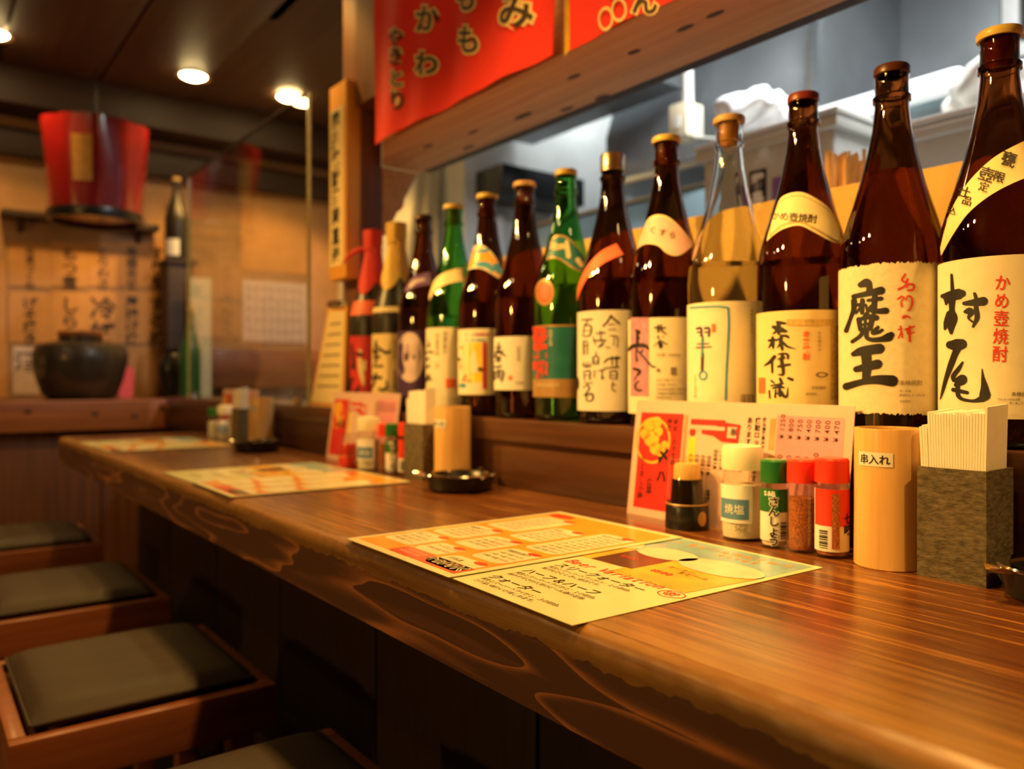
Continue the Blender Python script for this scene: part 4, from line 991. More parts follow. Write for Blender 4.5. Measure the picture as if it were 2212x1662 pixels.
# ------------------------------------------------------------------ condiments
def soy_bottle(c, label, sauce, base, s=1.0, cork=True):
    o = thing('sauce_bottle', label, 'sauce bottle', c)
    def L(p): return [(r * s, z * s) for r, z in p]
    m = MB().lathe(L([(0, 0), (0.0250, 0), (0.0258, 0.002), (0.0252, 0.026), (0.0240, 0.0285), (0, 0.0285)]), c, 40); m.build('base', base, o)
    m = MB().lathe(L([(0.0246, 0.0287), (0.0250, 0.0295), (0.0246, 0.0305)]), c, 40); m.build('gold_rim', M['gold'], o)
    m = MB().lathe(L([(0.0242, 0.0305), (0.0215, 0.080), (0.0195, 0.0835), (0, 0.084)]), c, 40); m.build('clear_cover', M['clearplastic'], o)
    m = MB().lathe(L([(0, 0.0290), (0.0195, 0.0292), (0.0178, 0.058), (0, 0.0581)]), c, 36); m.build('sauce', sauce, o)
    if cork: m = MB().lathe(L([(0, 0.0583), (0.0160, 0.0583), (0.0152, 0.074), (0.0135, 0.0765), (0, 0.077)]), c, 36); m.build('stopper', M['stopper'], o)
    m = MB(); ph = math.atan2(-c[1], -c[0]) + 0.75
    def mp(a, b): q = ph + a / (0.0256 * s); return Vector((c[0] + (0.0258 * s) * math.cos(q), c[1] + (0.0258 * s) * math.sin(q), c[2] + b))
    disc(m, 0, 0.014 * s, 0.0065 * s, 0.0085 * s, mp, n=20); m.build('round_mark', M['gold'], o)
    return o
M['stopper'] = mat('wooden_stopper', (0.72, 0.42, 0.14), 0.6, stretch=(1, 1, 0.2), nscale=200)

def salt_jar(c, label, full=False):
    o = thing('salt_jar', label, 'salt jar', c, 'salt jars')
    body = [(0, 0), (0.0205, 0), (0.0228, 0.003), (0.0228, 0.018), (0.0218, 0.024), (0.0222, 0.062), (0.0205, 0.068), (0.0205, 0.076)]
    MB().lathe(body, c, 40).build('glass', M['clearplastic'], o)
    MB().lathe([(0, 0.003), (0.0205, 0.0035), (0.0210, 0.020), (0.0202, 0.025), (0.0204, 0.060), (0, 0.062)], c, 36).build('salt', M['salt'], o)
    MB().lathe([(0.0212, 0.077), (0.0222, 0.077), (0.0226, 0.079), (0.0226, 0.097), (0.0205, 0.1025), (0.012, 0.104), (0, 0.1042)], c, 40).build('cap', M['plasticcream'], o)
    ph = math.atan2(-c[1], -c[0])
    def mp(off): return lambda th, z: Vector((c[0] + (0.0226 + off) * math.cos(ph + R(th)), c[1] + (0.0226 + off) * math.sin(ph + R(th)), c[2] + z))
    m = MB(); quadpatch(m, -95, 0.020, 28, 0.061, mp(0.0002), n=20); lb = m.build('label', M['plasticwhite'], o)
    m = MB(); quadpatch(m, -75, 0.024, 18, 0.046, mp(0.0005), n=14, m=2); bl = m.build('blue_print', M['saltblue'], lb)
    m = MB(); text(m, '焼塩', -52, 0.041, 0.0115, lambda a, b: mp(0.0008)(-52 + (a + 52) / 0.0226 * 57.3, b), up=1, step=0.003)
    m.build('lettering', M['plasticwhite'], lb, smooth=0)
    m = MB(); text(m, '50g', -20, 0.019, 0.008, lambda a, b: mp(0.0003)(-20 + (a + 20) / 0.0226 * 57.3, b), up=1); m.build('weight_mark', M['grey'], lb, smooth=0)
    return o
M['saltblue'] = mat('salt_blue_print', (0.10, 0.24, 0.42), 0.4)

def spice_bottle(c, label, capm, fill, lab=None, r=0.0145, h=0.094):
    o = thing('spice_bottle', label, 'spice bottle', c, 'small spice bottles')
    cz = h - 0.024
    MB().lathe([(0, 0), (r - 0.002, 0), (r, 0.002), (r, cz - 0.006), (r - 0.0015, cz - 0.001), (r - 0.0015, cz + 0.002)], c, 32).build('glass', M['clearplastic'], o)
    MB().lathe([(0, 0.003), (r - 0.0022, 0.003), (r - 0.0018, 0.005), (r - 0.0018, cz * 0.78), (0, cz * 0.80)], c, 28).build('spice', fill, o)
    MB().lathe([(r - 0.001, cz), (r + 0.0004, cz), (r + 0.0006, cz + 0.001), (r + 0.0002, h - 0.002), (r - 0.0015, h), (0, h)], c, 36).build('cap', capm, o)
    ph = math.atan2(-c[1], -c[0])
    def mp(off): return lambda a, b: Vector((c[0] + (r + off) * math.cos(ph + a / r), c[1] + (r + off) * math.sin(ph + a / r), c[2] + b))
    top = cz - 0.006
    if lab == 'green':
        m = MB(); quadpatch(m, -0.026, 0.008, 0.026, top, mp(0.0002), n=20); lb = m.build('label', M['plasticwhite'], o)
        m = MB(); quadpatch(m, -0.026, top - 0.024, 0.015, top, mp(0.0004), n=16); m.build('green_field', M['plasticgreen'], lb)
        m = MB(); text(m, 'さんしょう', -0.0065, top - 0.007, 0.0115, mp(0.0006), up=1, vert=True, bold=0.09, step=0.002, pitch=0.88); text(m, 'S&B', -0.011, top - 0.001, 0.0068, mp(0.0006), up=1, bold=0.03, step=0.002); m.build('white_lettering', M['plasticwhite'], lb, smooth=0)
        m = MB(); text(m, 'さんしょう', -0.0065, top - 0.007, 0.0115, mp(0.0009), up=1, vert=True, bold=0.02, step=0.002, pitch=0.88)
        for k in range(8): quadpatch(m, 0.006, 0.011 + k * 0.0022, 0.013, 0.012 + k * 0.0022 + 0.0004 * (k % 3), mp(0.0006), n=3)
        m.build('lettering', M['black'], lb, smooth=0)
    elif lab == 'red':
        m = MB(); quadpatch(m, -0.026, 0.007, 0.024, top, mp(0.0002), n=20); lb = m.build('label', M['plasticwhite'], o)
        m = MB(); quadpatch(m, -0.020, 0.032, 0.024, top, mp(0.0004), n=16); m.build('red_field', M['plasticred'], lb)
        m = MB(); quadpatch(m, 0.000, 0.010, 0.007, top - 0.004, mp(0.0006), n=4); m.build('window_print', M['spice'], lb)
        m = MB(); text(m, '七味', 0.0115, 0.045, 0.011, mp(0.0008), up=1, vert=True, bold=0.03, step=0.002)
        for k in range(9): quadpatch(m, -0.0125, 0.010 + k * 0.0020, -0.004, 0.0108 + k * 0.0020 + 0.0004 * (k % 3), mp(0.0006), n=3)
        m.build('lettering', M['black'], lb, smooth=0)
    return o

def bamboo_cup(c, label, note=True, r=0.0315, h=0.130, tag_th=-28):
    o = thing('bamboo_cup', label, 'bamboo cup', c, 'bamboo cups for used skewers')
    MB().lathe([(0, 0), (r - 0.001, 0), (r, 0.001), (r * 0.985, h * 0.45), (r * 0.99, h - 0.001), (r * 0.98, h), (r * 0.86, h), (r * 0.85, h - 0.002)], c, 48).build('wall', M['bamboo'], o)
    MB().lathe([(r * 0.852, h - 0.001), (r * 0.82, 0.02), (0, 0.02)], c, 40).build('hollow', M['bambooin'], o)
    if note:
        ph = math.atan2(-c[1], -c[0]) + R(tag_th)
        def mp(off): return lambda a, b: Vector((c[0] + (r + off) * math.cos(ph + a / r), c[1] + (r + off) * math.sin(ph + a / r), c[2] + b))
        m = MB(); quadpatch(m, -0.0165, h - 0.0345, 0.0165, h - 0.0215, mp(0.0002), n=12); lb = m.build('label', M['paper'], o)
        m = MB(); text(m, '串入れ', -0.0142, h - 0.0232, 0.0096, mp(0.0005), up=1, bold=0.015, step=0.003, pitch=0.98); m.build('lettering', M['black'], lb, smooth=0)
    return o

def napkin_box(x0, x1, y0, y1, h, label, tall=0.048):
    o = thing('napkin_holder', label, 'napkin holder', ((x0 + x1) / 2, (y0 + y1) / 2, T), 'napkin holders')
    t = 0.004
    m = MB().box(x0, x0 + t, y0, y1, T, T + h); m.box(x1 - t, x1, y0, y1, T, T + h); m.box(x0 + t, x1 - t, y0, y0 + t, T, T + h); m.box(x0 + t, x1 - t, y1 - t, y1, T, T + h); m.box(x0 + t, x1 - t, y0 + t, y1 - t, T, T + 0.004)
    m.build('box', M['fibre'], o)
    rnd = random.Random(5)
    n = 24
    ya, yb = y0 + t + 0.001, y1 - t - 0.001
    for k in range(n):
        u = k / n; yy = ya + (yb - ya) * u
        d = 0.010 * (u - 0.35); hh = h + tall + rnd.uniform(-0.0012, 0.0012) - (0.012 if u > 0.86 else 0)
        if k == 0: hh += 0.006
        w0 = x0 + t + 0.002; w1 = x1 - t - 0.003
        m = MB().prism([(w0, yy, T + 0.006), (w1, yy, T + 0.006), (w1, yy + d, T + hh + 0.002), (w0, yy + d, T + hh)], (0, (yb - ya) / n * 0.99, 0))
        m.build('napkin', M['napkin'], o, smooth=0)
    return o

def ashtray(c, label, lip_dir, r=0.058, dark=True):
    o = thing('ashtray', label, 'ashtray', c, 'round metal ashtrays')
    MB().lathe([(0, 0), (r * 0.78, 0), (r * 0.90, 0.004), (r * 0.97, 0.020), (r * 0.99, 0.0245), (r * 0.80, 0.0245), (r * 0.76, 0.020), (0.001, 0.006), (0, 0.006)], c, 48).build('bowl', M['teflon'] if dark else M['chrome'], o)
    m = MB().lathe([(r * 0.80, 0.0248), (r * 1.0, 0.0248), (r * 1.03, 0.0262), (r * 1.0, 0.0280), (r * 0.82, 0.0272), (r * 0.72, 0.012), (0, 0.010)], c, 48); m.build('steel_liner', M['chrome'], o)
    for k in range(3):
        a = lip_dir + k * 2 * math.pi / 3
        d = Vector((math.cos(a), math.sin(a), 0)); p = Vector(c) + d * r * 0.98 + Vector((0, 0, 0.0265)); s_ = Vector((-d.y, d.x, 0))
        m = MB().grid(lambda u, v: p + d * (r * 0.36 * v) + s_ * (r * 0.19 * (1 - 0.45 * v) * (2 * u - 1)) + Vector((0, 0, 0.003 * v - 0.005 * (1 - (2 * u - 1) ** 2))), 8, 4)
        m.build('cigarette_rest', M['chrome'], o)
    return o

LEFT = math.atan2(SN, -CS)
# near group
soy_bottle(stand(1484, 1149, 0.0255, T), 'small soy sauce bottle with black base and wooden stopper', M['soy'], M['teflon'])
salt_jar(stand(1603, 1172, 0.0225, T), 'glass salt jar with cream cap, beside the green-capped bottle nearest the soy sauce')
spice_bottle(stand(1673, 1187, 0.0145, T), 'green-capped spice bottle with black brush lettering, between salt and brown pepper', M['plasticgreen'], M['salt'], 'green', 0.0142, 0.092)
spice_bottle(stand(1733, 1197, 0.0148, T), 'red-capped bottle of brown flakes without a label, in the nearest group', M['plasticred'], M['spice'], None, 0.0146, 0.0945)
spice_bottle(stand(1797, 1209, 0.0162, T), 'red-capped spice bottle with red and white label, against the bamboo cup', M['plasticred'], M['spice'], 'red', 0.0160, 0.098)
bc = stand(1919, 1236, 0.0300, T)
bamboo_cup(bc, 'bamboo cup with printed white tag, beside the stacked napkins at the near end', True, r=0.0303, tag_th=-24)
napkin_box(0.722, 0.777, 0.290, 0.3475, 0.098, 'mottled grey napkin box full of white napkins at the near end')
ashtray((0.729, 0.235, T), 'steel ashtray cut off by the photo edge beside the napkin box', LEFT, 0.046)
# middle group
soy_bottle((0.712, 1.475, T), 'red sauce bottle with a clear cover beside the second salt jar', M['redsauce'], M['redsauce'], 0.82, False)
salt_jar((0.722, 1.408, T), 'white salt jar in the middle group of condiments')
spice_bottle((0.734, 1.362, T), 'red-capped spice bottle right behind the middle green-capped one', M['plasticred'], M['spice'], None, 0.0142, 0.092)
spice_bottle((0.728, 1.322, T), 'green-capped spice bottle between two red caps in the middle group', M['plasticgreen'], M['salt'], 'green', 0.0142, 0.094)
spice_bottle((0.736, 1.286, T), 'red-capped spice bottle touching the middle napkin box', M['plasticred'], M['spice'], 'red', 0.0148, 0.097)
napkin_box(0.717, 0.752, 1.196, 1.262, 0.098, 'mottled napkin box with fanned white napkins in the middle group', 0.056)
bamboo_cup((0.746, 1.146, T), 'bamboo cup with white tag, behind the middle ashtray', True, tag_th=-50)
ashtray((0.704, 1.060, T), 'round black ashtray with steel rim in the middle of the counter', LEFT, 0.056)
# far group
spice_bottle((0.722, 2.402, T), 'green-capped spice bottle at the far end of the counter', M['plasticgreen'], M['salt'], None, 0.0142, 0.094)
salt_jar((0.735, 2.325, T), 'salt jar with cream cap at the far end of the counter')
napkin_box(0.718, 0.752, 2.160, 2.220, 0.098, 'napkin box with white napkins at the far end of the counter', 0.05)
bamboo_cup((0.742, 2.055, T), 'bamboo cup behind the farthest ashtray', True, tag_th=-50)
ashtray((0.690, 1.945, T), 'round black ashtray farthest along the counter', LEFT, 0.056)
# ------------------------------------------------------------------ noren curtains
def wave(y, z): return 0.0035 * math.sin(y * 21 + 1.0) + 0.0025 * math.sin(y * 47 + z * 9)
NX = 0.782
def curtain(y0, y1, z0, z1, label, slant=0.0):
    o = thing('noren_curtain', label, 'curtain', (NX, (y0 + y1) / 2, z0), 'red noren curtains')
    def fn(u, v):
        y = y0 + (y1 - y0) * u; z = z0 + slant * (1 - u) + (z1 - z0) * v
        return Vector((NX + wave(y, z), y, z))
    m = MB().grid(fn, 60, 16)
    m.grid(lambda u, v: fn(1 - u, v) + Vector((0.002, 0, 0)), 60, 16)
    m.build('cloth', M['noren'], o, smooth=60)
    m = MB().grid(lambda u, v: fn(u, v * 0.035) + Vector((-0.0006, 0, -0.001)), 60, 1); m.build('hem', M['noren'], o)
    return o
def nmap(off): 
    def f(px, py):
        p = at(px, py, X=NX); return Vector((NX + wave(p.y, p.z) - off, p.y, p.z))
    return f
def kana(o, items):
    for ch, px, py, sz in items:
        m = MB(); text(m, ch, px - sz / 2, py - sz / 2, sz, nmap(0.0010), bold=0.10, step=6, sx=0.85); k = m.build('letter_outline', M['creamink'], o, smooth=0)
        m = MB(); text(m, ch, px - sz / 2, py - sz / 2, sz, nmap(0.0016), bold=0.02, step=6, sx=0.85); m.build('letter', M['greyink'], k, smooth=0)
n1 = curtain(0.926, 1.506, 1.392, 1.90, 'red noren curtain with black kana, hanging next to the pillar', 0.0)
kana(n1, [('か', 928, 40, 62), ('わ', 926, 137, 58), ('も', 1018, 86, 66), ('も', 1012, -6, 66), ('み', 1122, 22, 84), ('や', 862, 82, 44), ('き', 862, 122, 42), ('と', 863, 170, 40), ('り', 866, 218, 48)])
n2 = curtain(-0.45, 0.885, 1.384, 1.90, 'red noren curtain with looped cream outline, cut off by the photo top')
m = MB(); disc(m, 1312, 42, 20, 27, nmap(0.001), inner=0.72); disc(m, 1344, 24, 18, 27, nmap(0.001), inner=0.72); m.build('loop_print', M['creamink'], n2, smooth=0)
kana(n2, [('ん', 1400, 4, 60), ('ち', 1345, -30, 60)])
m = MB().grid(lambda u, v: Vector((NX + 0.004 + 0.008 * u, 0.888 + 0.022 * u, 1.386 + 0.5 * v)), 4, 6); m.build('yellow_edge', M['norenyellow'], n2)
m = MB().tube([(NX + 0.006, -0.8, 1.905), (NX + 0.006, 1.56, 1.905)], 0.009, 12)
tag(m.build('curtain_rod', M['pillar']), 'thin wooden rod carrying the red noren curtains', 'rod')

# ------------------------------------------------------------------ wooden sign on the pillar
sg = thing('wooden_sign', 'narrow upright wooden sign with dark vertical lettering on the pillar', 'sign', (0.814, 1.708, 1.129))
MB().box(0.796, 0.8325, 1.665, 1.753, 1.129, 1.581).build('plank', M['signwood'], sg, bevel=0.002)
m = MB().box(0.7950, 0.7958, 1.677, 1.748, 1.16, 1.525); pp = m.build('paper_strip', M['yellowlabel'], sg)
m = MB(); text(m, '薩摩焼酎酒蔵直送', 1.737, 1.518, 0.042, lambda a, b: Vector((0.7945, 1.737 - (a - 1.737), b)), up=1, vert=True, bold=0.04, pitch=1.06); m.build('lettering', M['black'], pp, smooth=0)

# ------------------------------------------------------------------ glass partition on the shelf
gp = thing('glass_partition', 'upright glass screen standing on the shelf beyond the wooden sign', 'screen', (0.80, 2.4, SH))
MB().box(0.797, 0.803, 1.885, 2.93, SH, 1.612).build('pane', M['pane'], gp, smooth=0)
MB().box(0.796, 0.804, 1.880, 1.885, SH, 1.612).build('lit_edge', M['edgeglow'], gp, smooth=0)
MB().box(0.796, 0.804, 2.93, 2.936, SH, 1.612).build('lit_edge', M['edgeglow'], gp, smooth=0)
MB().box(0.796, 0.804, 1.885, 2.93, 1.612, 1.617).build('top_trim', M['beamdark'], gp, smooth=0)
for y in (1.93, 2.85): MB().box(0.785, 0.7965, y - 0.015, y + 0.015, SH, SH + 0.022).build('foot_clip', M['chrome'], gp, bevel=0.002)

# leaning clipboard
cb = thing('clipboard_menu', 'yellow clipboard menu leaning beside the bottle with red cloth', 'menu', (0.80, 1.73, SH))
q = [(0.792, 1.845, SH + 0.001), (0.792, 1.655, SH + 0.001), (0.800, 1.655, 1.064), (0.800, 1.752, 1.072)]
MB().sheet(q, 0.006).build('board', M['clip'] if 'clip' in M else M['signwood'], cb, smooth=0)
q2 = [(0.7855, 1.832, SH + 0.010), (0.7855, 1.664, SH + 0.010), (0.7933, 1.662, 1.052), (0.7933, 1.746, 1.058)]
m = MB().sheet(q2, 0.001); pg = m.build('paper', M['yellowlabel'], cb, smooth=0)
m = MB()
for k in range(7):
    z = 0.88 + k * 0.024; xx = 0.7842 + (z - SH) * 0.0078 / 0.22
    m.box(xx - 0.0006, xx - 0.0003, 1.68, 1.80 - k * 0.010, z, z + 0.004)
m.build('lettering', M['grey'], pg, smooth=0)
MB().tube([(0.792, 1.668, 1.068), (0.792, 1.740, 1.072)], 0.009, 12).build('clip', M['chrome'], cb)

# ------------------------------------------------------------------ far end of the room
lg = thing('timber_ledge', 'reddish knotty timber ledge below the paper menus', 'ledge', (-0.4, 3.45, 0.70))
MB().box(-2.1, 0.96, 3.20, 3.30, 0.715, 0.822).build('timber', M['ledge'], lg, bevel=0.006)
MB().box(-2.1, 1.0, 3.3005, WY - 0.004, 0.79, 0.822).build('top_board', M['riser'], lg, bevel=0.003)
for k in range(9): MB().box(-2.1 + k * 0.335, -2.1 + k * 0.335 + 0.33, 3.26, 3.285, 0, 0.715).build('front_board', M['pillar'], lg, bevel=0.003)
for px, py in ((205, 895), (290, 900), (350, 882), (60, 890)):
    p = at(px, py, Y=3.1995); m = MB(); disc(m, p.x, p.z, 0.014, 0.008, lambda a, b: Vector((a, 3.1994, b)), n=12); m.build('knot', M['knot'], lg)
ws = thing('narrow_shelf', 'narrow dark shelf just above the paper menus', 'shelf', (0.62, 3.70, 1.54))
MB().box(0.30, 0.875, 3.655, WY - 0.004, 1.54, 1.565).build('shelf_board', M['beamdark'], ws, bevel=0.002)
for x in (0.36, 0.80): MB().prism([(x, WY - 0.004, 1.54), (x, 3.67, 1.54), (x, WY - 0.004, 1.49)], (0.015, 0, 0)).build('bracket', M['beamdark'], ws, smooth=0)
# ceramic jar
jc = (0.535, 3.42, 0.8225)
jr = thing('ceramic_jar', 'big dark ceramic jar with wooden lid on the ledge', 'jar', jc)
MB().lathe([(0, 0), (0.108, 0), (0.128, 0.018), (0.150, 0.08), (0.162, 0.14), (0.162, 0.175), (0.148, 0.205), (0.105, 0.219), (0.076, 0.224), (0.074, 0.236), (0.066, 0.238), (0, 0.236)], jc, 48).build('body', M['jar'], jr)
MB().lathe([(0, 0.238), (0.076, 0.238), (0.078, 0.243), (0.078, 0.256), (0.074, 0.260), (0, 0.261)], jc, 40).build('lid', M['ledge'], jr)
MB().lathe([(0.074, 0.224), (0.0775, 0.226), (0.0775, 0.233), (0.074, 0.235)], jc, 40).build('rim_cord', M['teflon'], jr)
m = MB()
def jm(a, b):
    r_ = 0.161; ph = math.atan2(-jc[1], -jc[0]) - 1.0 + a / r_
    return Vector((jc[0] + r_ * 1.02 * math.cos(ph), jc[1] + r_ * 1.02 * math.sin(ph), jc[2] + b))
text(m, '焼酎', 0, 0.165, 0.042, jm, up=1, vert=True, step=0.01); m.build('lettering', M['grey'], jr, smooth=0)

# paper menus on the wall (two rows of brushed sheets)
def note(px0, py0, px1, py1, s, label, mat_=None, txt=M['black'], red=None, Y=WY - 0.002, cols=1, name='paper_menu'):
    a, b_ = at(px0, py0, Y=Y), at(px1, py1, Y=Y)
    zt, zb = max(a.z, b_.z), min(a.z, b_.z)
    o = tag(MB().box(a.x, b_.x, Y - 0.0015, Y, zb, zt).build(name, mat_ or M['kraft'], smooth=0), label, 'paper', 'paper menus on the far wall')
    w = b_.x - a.x
    if s:
        m = MB(); sz = min(w * 0.92, (zt - zb) * 0.98 / len(s))
        text(m, s, a.x + (w - sz) / 2, zt - 0.02, sz, lambda x, z: Vector((x, Y - 0.0022, z)), up=1, vert=True, bold=0.02, pitch=min(1.15, (zt - zb) * 0.95 / (len(s) * sz)))
        m.build('lettering', txt, o, smooth=0)
    return o
top = [('月見つくね', 'leftmost'), ('もつ煮', 'second from the left'), ('とりわさ', 'middle'), ('串盛合せ', 'fourth from the left'), ('すり身', 'rightmost')]
X5 = [(18, 110), (110.6, 190), (190.6, 254), (254.6, 314), (314.6, 362)]
for (x0, x1), (s, w) in zip(X5, top):
    note(x0, 520, x1, 622, s, 'brown lit paper menu with brushed writing, %s of the upper row' % w)
bot = ['げそ焼き', 'しらす', '冷奴', '厚揚げ焼', 'するめ']
for (x0, x1), s, (_, w) in zip(X5, bot, top):
    note(x0, 628, x1, 742, s, 'paper menu with brushed writing, %s of the lower row' % w)
note(-40, 560, 14, 860, '', 'pale paper sheet at the left photo edge')
note(28, 748, 84, 852, '酒', 'greyish paper notice beside the dark ceramic jar', M['lilac'])
note(278, 748, 364, 858, '', 'blank paper sheet between the ceramic jar and the black vase')
a = at(285, 822, Y=3.45)
tag(MB().sheet([(a.x - 0.02, 3.60, 0.824), (a.x + 0.035, 3.60, 0.824), (a.x + 0.045, 3.63, 0.95), (a.x + 0.0, 3.63, 0.95)], 0.002).build('red_leaflet', M['redpaper'], smooth=0), 'small red leaflet standing behind the ceramic jar', 'leaflet')
note(405, 598, 456, 860, '', 'added cream sheet for a reflection by the end of the glass screen', M['cream'], Y=3.52, name='reflection_sheet')  # cream sheet put in where the glass shows a reflection
# board, grid panel and bench seen through the glass
note(520, 392, 672, 596, '', 'large orange-brown board hung on the wall beyond the glass', M['kraft'], name='hanging_board')
gb = note(524, 604, 662, 742, '', 'framed panel of tiny writing below the orange-brown board', M['lilac'], name='writing_panel')
a, b_ = at(524, 604, Y=WY - 0.002), at(662, 742, Y=WY - 0.002)
m = MB()
for r_ in range(6):
    for c_ in range(8):
        text(m, '酒肴', a.x + 0.02 + c_ * 0.036, a.z - 0.02 - r_ * 0.05, 0.017, lambda x, z: Vector((x, WY - 0.0042, z)), up=1, vert=True)
m.build('lettering', M['grey'], gb, smooth=0)
bn = thing('wooden_bench', 'dark bench with brown backrest beyond the glass screen', 'bench', (1.45, 3.6, 0))
MB().box(1.05, 1.74, 3.66, 3.74, 0.86, 1.04).build('backrest', M['ledge'], bn, bevel=0.01)
MB().box(1.05, 1.74, 3.30, 3.74, 0.38, 0.46).build('seat', M['leather'], bn, bevel=0.01)
for x in (1.08, 1.68): MB().box(x, x + 0.05, 3.32, 3.72, 0, 0.38).build('leg', M['panel'], bn, bevel=0.004)
for x in (1.18, 1.50):
    MB().lathe([(0, 0), (0.10, 0.0), (0.115, 0.03), (0.11, 0.30), (0.08, 0.38), (0, 0.40)], (x, 3.53, 0.4605), 24).build('back_cushion', M['leather'], bn)

# cabinet post, bottle on it, vase and green bottle
pc = thing('cabinet_post', 'dark wooden cabinet post beside the paper menus', 'post', (0.935, 3.62, 0.82))
MB().box(0.885, 0.99, 3.56, 3.70, 0.823, 1.395).build('post', M['beamdark'], pc, bevel=0.004)
MB().box(0.875, 1.0, 3.55, 3.71, 1.395, 1.41).build('top_board', M['beamdark'], pc, bevel=0.002)
sc_ = 0.9
fb = thing('dark_bottle', 'dark bottle with white tag standing on the cabinet post', 'bottle', (0.935, 3.62, 1.411))
MB().lathe([(0, 0)] + [(r_ * sc_, h * sc_) for h, r_ in PROF] + [(0, 0.39 * sc_)], (0.935, 3.62, 1.411), 32).build('glass', M['blackmatte'], fb, smooth=50)
MB().grid(lambda u, v: Vector((0.935 + 0.0475 * math.cos(R(-125 + 70 * (u - 0.5))), 3.62 + 0.0475 * math.sin(R(-125 + 70 * (u - 0.5))), 1.43 + 0.07 * v)), 10, 2).build('label', M['plasticwhite'], fb)
MB().lathe([(0.016, 0.345), (0.018, 0.345), (0.018, 0.36), (0, 0.362)], (0.935, 3.62, 1.411), 24).build('cap', M['captan'], fb)
vc = (0.870, 3.44, 0.8225)
vs_ = thing('black_vase', 'slim glossy black vase on the ledge end', 'vase', vc)
MB().lathe([(0, 0), (0.030, 0), (0.034, 0.02), (0.052, 0.10), (0.054, 0.13), (0.040, 0.17), (0.028, 0.185), (0.034, 0.20), (0.030, 0.20), (0.024, 0.185), (0, 0.18)], vc, 32).build('body', M['teflon'], vs_)
MB().lathe([(0.029, 0.183), (0.031, 0.186), (0.029, 0.189)], vc, 32).build('neck_ring', M['jar'], vs_)
gcn = (0.905, 3.295, 0.8225)
gb2 = thing('green_bottle', 'slim green bottle glinting beside the cream reflection sheet', 'bottle', gcn)
MB().lathe([(0, 0)] + [(r_ * 0.72, h * 0.92) for h, r_ in PROF] + [(0, 0.36)], gcn, 32).build('glass', M['plasticgreen'], gb2, smooth=50)
MB().lathe([(0.0125, 0.352), (0.014, 0.352), (0.014, 0.364), (0, 0.365)], gcn, 24).build('cap', M['capyellow'], gb2)

# red lantern
lc = Vector((0.580, 3.38, 1.495))
ln = thing('red_lantern', 'glossy red tapered lantern with black rim hanging from the ceiling', 'lantern', lc)
m = MB(); seg = 48
def lr(u, a): return (0.158 + 0.028 * u) * (1 + 0.018 * math.sin(a * 5 + u * 4) + 0.012 * math.sin(a * 11 + 2))
m.grid(lambda u, v: lc + Vector((lr(v, u * 2 * math.pi) * math.cos(u * 2 * math.pi), lr(v, u * 2 * math.pi) * math.sin(u * 2 * math.pi), 0.03 + 0.335 * v)), seg, 10)
m.lathe([(0.185, 0.365), (0.10, 0.385), (0, 0.39)], lc, seg); m.build('shade', M['lanternred'], ln, smooth=60)
MB().lathe([(0.150, 0.0), (0.164, 0.0), (0.168, 0.012), (0.166, 0.036), (0.156, 0.036), (0.150, 0.02)], lc, seg).build('rim', M['teflon'], ln)
MB().lathe([(0.152, 0.016), (0, 0.012)], lc, seg).build('bottom_disc', M['lanternred'], ln)
ph = math.atan2(-lc.y, -lc.x)
m = MB().grid(lambda u, v: lc + Vector(((0.166 + 0.028 * (0.30 + 0.45 * v)) * 1.035 * math.cos(ph - 0.42 + 0.36 * u), (0.166 + 0.028 * (0.30 + 0.45 * v)) * 1.035 * math.sin(ph - 0.42 + 0.36 * u), 0.12 + 0.165 * v)), 8, 4); m.build('yellow_label', M['lanternlabel'], ln)
MB().tube([lc + Vector((0, 0, 0.385)), Vector((lc.x, lc.y, 2.088))], 0.004, 8).build('cord', M['teflon'], ln)

# ------------------------------------------------------------------ kitchen seen through the opening
# prep counter and things standing behind the board
kc = thing('kitchen_counter', 'steel kitchen counter behind the orange board', 'counter', (1.45, 0.5, 0))
MB().box(1.10, 1.95, -1.0, 2.2, 0.86, 0.90).build('worktop', M['steel'], kc, bevel=0.004)
MB().box(1.12, 1.93, -1.0, 2.2, 0.0, 0.86).build('cabinet', M['steelwall'], kc)
kr = thing('kitchen_rack', 'grey steel rack on the kitchen counter carrying totes', 'rack', (1.55, 0.75, 0.90))
MB().box(1.32, 1.80, 0.2, 1.25, 1.185, 1.205).build('rack_shelf', M['steel'], kr, bevel=0.002)
for x, y in ((1.34, 0.22), (1.78, 0.22), (1.34, 1.23), (1.78, 1.23)): MB().box(x - 0.012, x + 0.012, y - 0.012, y + 0.012, 0.90, 1.185).build('post', M['steel'], kr)

def tote(x0, x1, y0, y1, z0, z1, label):
    o = thing('plastic_tote', label, 'tote', ((x0 + x1) / 2, (y0 + y1) / 2, z0), 'grey plastic totes')
    MB().prism([(x0 + 0.012, y0 + 0.012, z0), (x1 - 0.012, y0 + 0.012, z0), (x1 - 0.012, y1 - 0.012, z0), (x0 + 0.012, y1 - 0.012, z0)], (0, 0, z1 - z0 - 0.02)).build('body', M['plasticgrey'], o, bevel=0.012)
    MB().box(x0, x1, y0, y1, z1 - 0.036, z1 - 0.012).build('rim', M['plasticgrey'], o, bevel=0.006)
    MB().box(x0 - 0.004, x1 + 0.004, y0 - 0.004, y1 + 0.004, z1 - 0.012, z1).build('lid', M['totelid'], o, bevel=0.005)
    return o
M['totelid'] = mat('grey_tote_lid', (0.58, 0.57, 0.52), 0.45, var=0.04)
tt = tote(1.36, 1.66, 0.80, 1.13, 1.205, 1.400, 'grey tote with a black and white label, behind the clear bottle')
m = MB(); p = at(1618, 372, X=1.3715); q = at(1656, 432, X=1.3715)
